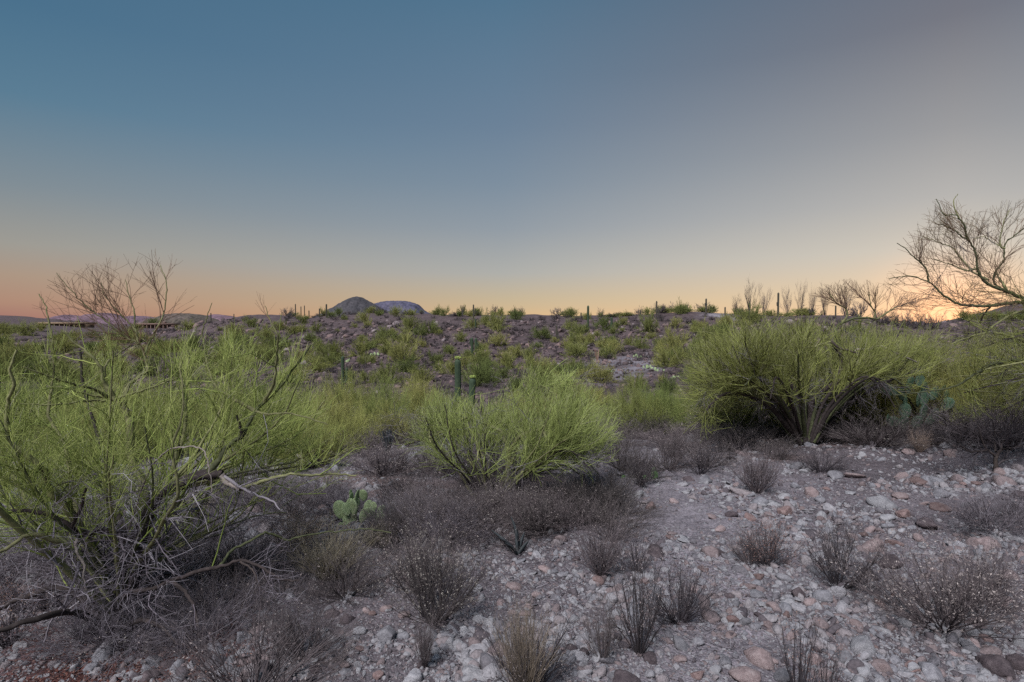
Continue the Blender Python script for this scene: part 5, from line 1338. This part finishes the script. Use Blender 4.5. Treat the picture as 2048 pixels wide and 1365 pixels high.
def saguaro(px, ybase, ytop, wpx, label, d=None, arms=(), m=M_SAG, buds=False, lean=0.0):
    if d is None: b = ground_at(px, ybase)
    else:
        p = at(px, ybase, d); b = np.array((p[0], p[1], hz(p[0], p[1])))
    D = b[1]
    top = at(px, ytop, D)[2] - b[2]; r = wpx / 2 / F * D
    o = empty('saguaro', b)
    H = top
    link('trunk', sag_mesh([(0, 0, -.1), (lean * .4, 0, H * .5), (lean, 0, H)], r, m=m), o)
    for (side, dx, y0, y1, w) in arms:
        x = dx / F * D; z0 = at(px, y0, D)[2] - b[2]; z1 = at(px, y1, D)[2] - b[2]; ra = w / 2 / F * D
        pts = [(0, 0, z0), (x * .45 * side, 0, z0 - ra * .2), (x * .85 * side, 0, z0 + ra * .5), (x * side, 0, z0 + (z1 - z0) * .35), (x * side, 0, z1)]
        link('arm', sag_mesh(curve_pts(pts, 4, 0), ra, 12, m, 20), o)
    if buds:
        n = 46
        a = rng.uniform(0, 6.28, n); rad = r * np.sqrt(rng.uniform(0, 1, n)) * .95
        c = np.stack([lean + rad * np.cos(a), rad * np.sin(a), H + r * .1 - (rad / r) ** 2 * r * .35], 1)
        P = np.stack([c, c + np.stack([np.cos(a) * .25, np.sin(a) * .25, np.ones(n)], 1) * r * rng.uniform(.4, .75, (n, 1))], 1)
        P = np.stack([P[:, 0], (P[:, 0] + P[:, 1]) / 2, P[:, 1]], 1)
        Rr = np.stack([np.full(n, r * .07), np.full(n, r * .13), np.full(n, r * .10)], 1)
        x = join([(P, Rr, 5, 0, 0, 1)])
        fv, fq = flecks(P, 260, (r * .06, r * .16), rng, r * .08)
        v = np.concatenate([x[0], fv]); q = np.concatenate([x[1], fq + len(x[0])]); vv = np.concatenate([x[2], np.full(len(fv), .9)])
        tag(link('buds', mesh_np('buds', v, quads=q, mats=[M_BUD], v=vv), o), kind='stuff')
    tag(o, label, 'saguaro', 'saguaros')
saguaro(916, 850, 717, 11.5, 'saguaro column crowned with yellow-green buds, taller of the near two', d=24, buds=True)
saguaro(943, 850, 755, 12, 'shorter budded saguaro just right of the taller near column', d=22, buds=True, lean=.05)
saguaro(686, 776, 712, 6, 'green saguaro with one long arm low on the rubble slope', arms=((1, 8, 765, 735, 5),))
saguaro(952, 706, 676, 5, 'saguaro with curled dark arm in the slope cluster', arms=((1, 4, 696, 685, 3),))
saguaro(944, 720, 675, 5, 'saguaro with thin left arm, lowest in the slope cluster', arms=((-1, 3.5, 690, 677, 2.4),))
saguaro(951, 660, 638, 2.6, 'slim pale saguaro on the slope right below the split skyline one')
saguaro(947, 640, 609, 2.6, 'split saguaro with a close arm on the skyline', arms=((1, 3.2, 630, 616, 2),), m=M_SAGD)
saguaro(1176, 658, 611, 4, 'tallest green saguaro crossing the ridge line')
saguaro(1223, 664, 634, 4, 'thick dark saguaro on the slope right of the tallest one', m=M_SAG)
saguaro(1163, 668, 650, 3.4, 'short saguaro on the slope just left below the tallest one')
saguaro(1113, 674, 650, 3.4, 'dark saguaro at the left of the slope trio', arms=((1, 3, 672, 664, 2),), m=M_SAGD)
saguaro(1142, 688, 665, 4, 'green saguaro at the foot of the slope trio')
saguaro(1117, 686, 670, 3, 'small dark saguaro just below the left one of the trio', m=M_SAGD)
saguaro(1162, 640, 625, 2.2, 'small saguaro post on the ridge just left of the tallest one', m=M_SAGD)
saguaro(1313, 632, 602, 2.6, 'slender skyline saguaro above the round slope bush', m=M_SAGD)
saguaro(1281, 634, 621, 2, 'tiny skyline saguaro left of the slender one', m=M_SAGD)
saguaro(1317, 632, 617, 1.6, 'tiny saguaro stub beside the slender skyline one', m=M_SAGD)
saguaro(1412, 630, 597, 3, 'knobbly skyline saguaro above the pale ridge patch', arms=((-1, 1.6, 612, 606, 2.4),), m=M_SAGD)
saguaro(1556, 636, 585, 3.4, 'tall skyline saguaro among bare shrubs above the wide palo verde', arms=((-1, 2, 612, 604, 2.4),), m=M_SAGD)
saguaro(1499, 636, 605, 3, 'skyline saguaro among bare shrubs, left of the tall one', m=M_SAGD)
saguaro(1450, 634, 614, 2.6, 'short skyline saguaro right of the knobbly one', m=M_SAGD)
saguaro(1671, 638, 611, 2.6, 'skyline saguaro beside the upward-curling boughs of the wide palo verde', m=M_SAGD)
saguaro(653, 636, 608, 2.8, 'dark saguaro post on the ridge left of the cone hill', m=M_SAGD)
saguaro(639, 636, 617, 2, 'small dark saguaro left of the ridge post', m=M_SAGD)
saguaro(591, 628, 608, 1.8, 'thin saguaro on the left ridge knoll, tallest there', m=M_SAGD)
saguaro(602, 628, 613, 1.6, 'thin saguaro on the left ridge knoll, second in line', m=M_SAGD)
saguaro(609, 628, 611, 1.5, 'thin saguaro on the left ridge knoll, third in line', m=M_SAGD)
saguaro(618, 630, 621, 1.8, 'stubby saguaro at the right end of the left ridge knoll', m=M_SAGD)
saguaro(1004, 636, 628, 1.8, 'stubby saguaro on the ridge right of the split one', m=M_SAGD)
saguaro(976, 636, 627, 1.6, 'tiny ridge saguaro between the split one and the stubby one', m=M_SAGD)
saguaro(422, 642, 626, 1.8, 'thin saguaro on the far left ridge behind the tall twigs', m=M_SAGD)
saguaro(468, 642, 628, 1.6, 'thin saguaro farther right on the far left ridge', m=M_SAGD)

# ------------------------------------------------------------------ palo verdes in the wash
for a in ((765, 885, 150, 125), (830, 866, 130, 108), (690, 868, 150, 118), (1275, 870, 130, 104), (880, 862, 110, 78), (1330, 862, 110, 84), (700, 905, 150, 100), (790, 892, 120, 80), (850, 872, 120, 80), (560, 915, 150, 130), (650, 895, 150, 110), (735, 880, 140, 90), (600, 850, 110, 75), (690, 838, 100, 52), (640, 935, 170, 110), (800, 868, 110, 70), (850, 845, 110, 62), (905, 845, 90, 50), (500, 905, 160, 120),
          (1290, 862, 110, 88), (1225, 862, 100, 66), (1140, 845, 130, 82), (1050, 840, 110, 60), (1345, 856, 90, 74), (1400, 868, 110, 92), (1190, 815, 80, 40), (760, 830, 80, 36), (1310, 820, 80, 40),
          (200, 925, 230, 150), (60, 915, 240, 140), (340, 915, 220, 140), (420, 850, 170, 85), (270, 850, 180, 90), (120, 845, 180, 85), (10, 835, 170, 80), (520, 830, 130, 65),
          (1480, 868, 170, 130), (1560, 862, 170, 150), (1680, 862, 190, 160), (1760, 858, 190, 150), (1850, 850, 200, 160), (1950, 850, 210, 170), (2040, 852, 180, 160), (1450, 838, 150, 90)):
    place_mid(a[0], a[1], a[2], a[3], adj=('yellow-green', 'bushy') if a[2] > 150 else ('small', 'green'))

# shrubs of the far slope: (px, py of the foot, width)
FS = """604 648 28;589 668 35;636 666 30;638 704 42;689 640 18;728 645 35;662 636 22;759 632 22;844 625 12;792 634 32;816 630 22;890 632 25;772 676 40;763 685 32;726 684 25;821 664 45;816 694 50;772 697 35;921 684 32;999 692 45;809 726 75;877 671 20;941 659 35;975 650 35;997 664 25
1034 640 32;811 746 60;841 768 60;780 768 60;731 730 40;619 685 30;609 725 45;692 762 35;963 702 30;894 705 30;1081 678 45;1142 662 35;1205 660 45;1295 665 52;1215 692 42;1215 718 40;1173 688 38;1283 698 38;1347 692 32;1349 728 55;1352 656 30;1391 662 35;1361 628 34;1132 696 25;1171 757 60;1149 708 40;1315 706 25
1420 690 60;1450 660 50;1500 650 60;1400 720 60;1060 720 40;1010 735 50;1090 745 55;900 750 55;950 765 55;870 730 45;640 745 50;600 765 55;560 700 50;530 680 45;520 720 55;480 700 55;560 660 35;500 655 35;470 672 40;1330 790 60;1270 785 55;1390 770 60;1130 790 60;1040 790 60"""
for row in FS.replace('\n', ';').split(';'):
    x, y, w = map(float, row.split())
    place_far(x, y, w * 1.08, w * rng.uniform(.62, .8), ('bushy', 'green'))
for _ in range(105):
    x = rng.uniform(430, 1500); y = rng.uniform(645, 775)
    if 1180 < x < 1330 and 715 < y < 765: continue
    w = (17 + (y - 640) * .33) * rng.lognormal(0, .33)
    place_far(x, y, w, w * rng.uniform(.5, .75), ('small', 'green'))
for _ in range(66):
    x = rng.uniform(-20, 480); y = 655 + 120 * rng.random() ** 1.3
    w = (24 + (y - 640) * .42) * rng.uniform(.8, 1.4)
    place_far(x, y, w, w * rng.uniform(.42, .6), ('spreading', 'green'), group='shrubs along the left wash')
for _ in range(18):
    x = rng.uniform(1380, 2050); y = rng.uniform(655, 780)
    w = (26 + (y - 640) * .4) * rng.uniform(.8, 1.3)
    place_far(x, y, w, w * rng.uniform(.5, .7), ('olive', 'green'), group='shrubs on the right slope')
# shrubs on the skyline
for _ in range(92):
    x = rng.uniform(560, 1660); 
    place_far(x, 600, rng.uniform(14, 44), 7 + 13 * rng.random() ** 1.5, ('low', 'skyline'), kind=FAR if rng.random() < .6 else FARB, group='shrubs on the ridge line')
for x, h, w in ((1500, 66, 80), (1528, 54, 60), (1575, 54, 60), (1600, 64, 56), (1625, 56, 50), (1650, 58, 60), (1470, 36, 60), (1690, 50, 60)):
    place_far(x, 600, w, h, ('bare', 'skyline'), kind=SKEL, name='bare_shrub', group='bare shrubs on the ridge line')
for x in (1720, 1760, 1790, 1815, 1840, 1870):
    place_far(x, 600, 50, 34, ('dark', 'skyline'), kind=FARB, name='brown_shrub', group='shrubs under the sunset')
for x in (1930, 1960, 1990, 2020, 2045):
    place_far(x, 640, 44, 20, ('olive', 'skyline'), group='shrubs under the sunset')

# the low brown brush and tussocks nobody could count
BR = hidden_collection('brush_piece', FARB + [bush_template(580, M_DRY, 16, 420, 1.2, 1.0, .02, .3, 70, trunk=False)])
def brush_cover():
    X, Y, Z, px, py = screen_points(6500, 636, 880, -40, 2090)
    keep = (Y < 170) & ~((np.abs(px - 1260) < 80) & (np.abs(py - 742) < 18) & (rng.random(len(px)) < .8))
    s = np.clip(rng.lognormal(0, .35, len(X)), .5, 1.9) * (.10 + .0042 * Y)
    rot = np.zeros((len(X), 3)); rot[:, 2] = rng.uniform(0, 6.28, len(X))
    sc = s[:, None] * rng.uniform(.8, 1.2, (len(X), 3)); sc[:, 2] *= .8
    scatter('undergrowth', np.stack([X, Y, Z - .02], 1)[keep], rot[keep], sc[keep], rng.integers(0, 5, len(X))[keep], BR)
brush_cover()
def leaf_litter():
    # twigs and seed litter lying on the near ground
    X, Y, Z, px, py = screen_points(9000, 900, 1500)
    g = vnoise(X / .8, Y / .8, 5) + vnoise(X / .3, Y / .3, 3) * .5 + (px < 600) * .7 + ((py > 1010) & (py < 1110) & (px > 780) & (px < 1260)) * .6
    k = g > .25; X, Y, Z = X[k], Y[k], Z[k]; n = len(X)
    a = rng.uniform(0, 6.28, n); L = rng.uniform(.02, .11, n)
    p0 = np.stack([X, Y, Z + .012], 1); dr = np.stack([np.cos(a), np.sin(a), rng.normal(0, .12, n)], 1) * L[:, None]
    P = np.stack([p0, p0 + dr * .5 + rng.normal(size=(n, 3)) * .004, p0 + dr], 1)
    Rr = rng.uniform(.0008, .0024, n)[:, None] * np.array([1, .9, .6])[None]
    v, q, vv, qm = join([(P, Rr, 3, 0, 0, 1)])
    tag(link('fallen_twigs', mesh_np('fallen_twigs', v, quads=q, mats=[M_DEAD], v=vv)), kind='stuff')
leaf_litter()
def red_litter():
    X, Y, Z, px, py = screen_points(26000, 1120, 1500, -80, 620)
    k = (vnoise(X / .35, Y / .35, 1) + rng.normal(size=len(X)) * .3 > -.2) & (rng.random(len(X)) < np.clip((560 - px) / 200, 0, 1))
    c = np.stack([X, Y, Z + rng.uniform(.004, .02, len(X))], 1)[k]; n = len(c)
    a = norm(rng.normal(size=(n, 3)) * np.array([1, 1, .35])); b_ = norm(np.cross(a, np.array([0, 0, 1]) + rng.normal(size=(n, 3)) * .3))
    s = rng.uniform(.004, .011, n)[:, None]
    v = np.stack([c - a * s, c + b_ * s * .4, c + a * s, c - b_ * s * .4], 1).reshape(-1, 3)
    tag(link('leaf_litter', mesh_np('leaf_litter', v, quads=np.arange(n * 4).reshape(-1, 4), mats=[M_LITTER], v=np.repeat(rng.random(n), 4))), kind='stuff')
red_litter()

# ------------------------------------------------------------------ two low houses far to the left
def house(px, py, wpx, hpx, d, label, mwall, mroof):
    p = at(px, py, d); z = p[2]; w = wpx / F * d; h = hpx / F * d
    o = empty('house', (p[0], d, z))
    def box(name, x0, x1, y0, y1, z0, z1, m, par=o):
        v = [(x, y, zz) for zz in (z0, z1) for x, y in ((x0, y0), (x1, y0), (x1, y1), (x0, y1))]
        q = [(0, 3, 2, 1), (4, 5, 6, 7), (0, 1, 5, 4), (1, 2, 6, 5), (2, 3, 7, 6), (3, 0, 4, 7)]
        return link(name, mesh_np(name, v, quads=q, mats=[m]), par)
    box('wall', -w * .46, w * .46, 0, 8, -3, h * .62, mwall)
    box('roof', -w * .5, w * .5, -1.6, 9, h * .62, h, mroof)
    for i in range(9):
        x = -w * .47 + w * .94 * i / 8
        box('post', x - .14, x + .14, -1.5, -1.2, -3, h * .62 - .003, mwall)
    for i in range(8):
        x = -w * .41 + w * .82 * i / 7
        f = box('window', x - w * .035, x + w * .035, -.03, .05, h * .1, h * .5, M_GLASS)
    box('chimney', w * .2, w * .26, 3, 4.2, h + .003, h * 1.35, mwall)
    tag(o, label, 'house')
def flat(name, c, rough=.9):
    m, n, b = mat(name); f = noise(n, 1.2, 4)
    n.links.new(cramp(n, f, [(.3, tuple(x * .82 for x in c)), (.7, tuple(x * 1.15 for x in c))]), b.inputs['Base Color']); b.inputs['Roughness'].default_value = rough
    return m
M_GLASS = flat('dark_window', (.03, .03, .035), .3)
M_STUC = flat('tan_stucco', (.17, .12, .085)); M_ROOF = flat('tan_roof', (.25, .175, .115)); M_STUC2 = flat('pink_stucco', (.2, .13, .11))
house(124, 655, 84, 10, 255, 'long low tan house with a flat roof and posts, left of the twiggy skyline', M_STUC, M_ROOF)
house(305, 656, 70, 9, 290, 'low pinkish house half hidden behind the large left palo verde', M_STUC2, M_STUC2)
name_all()
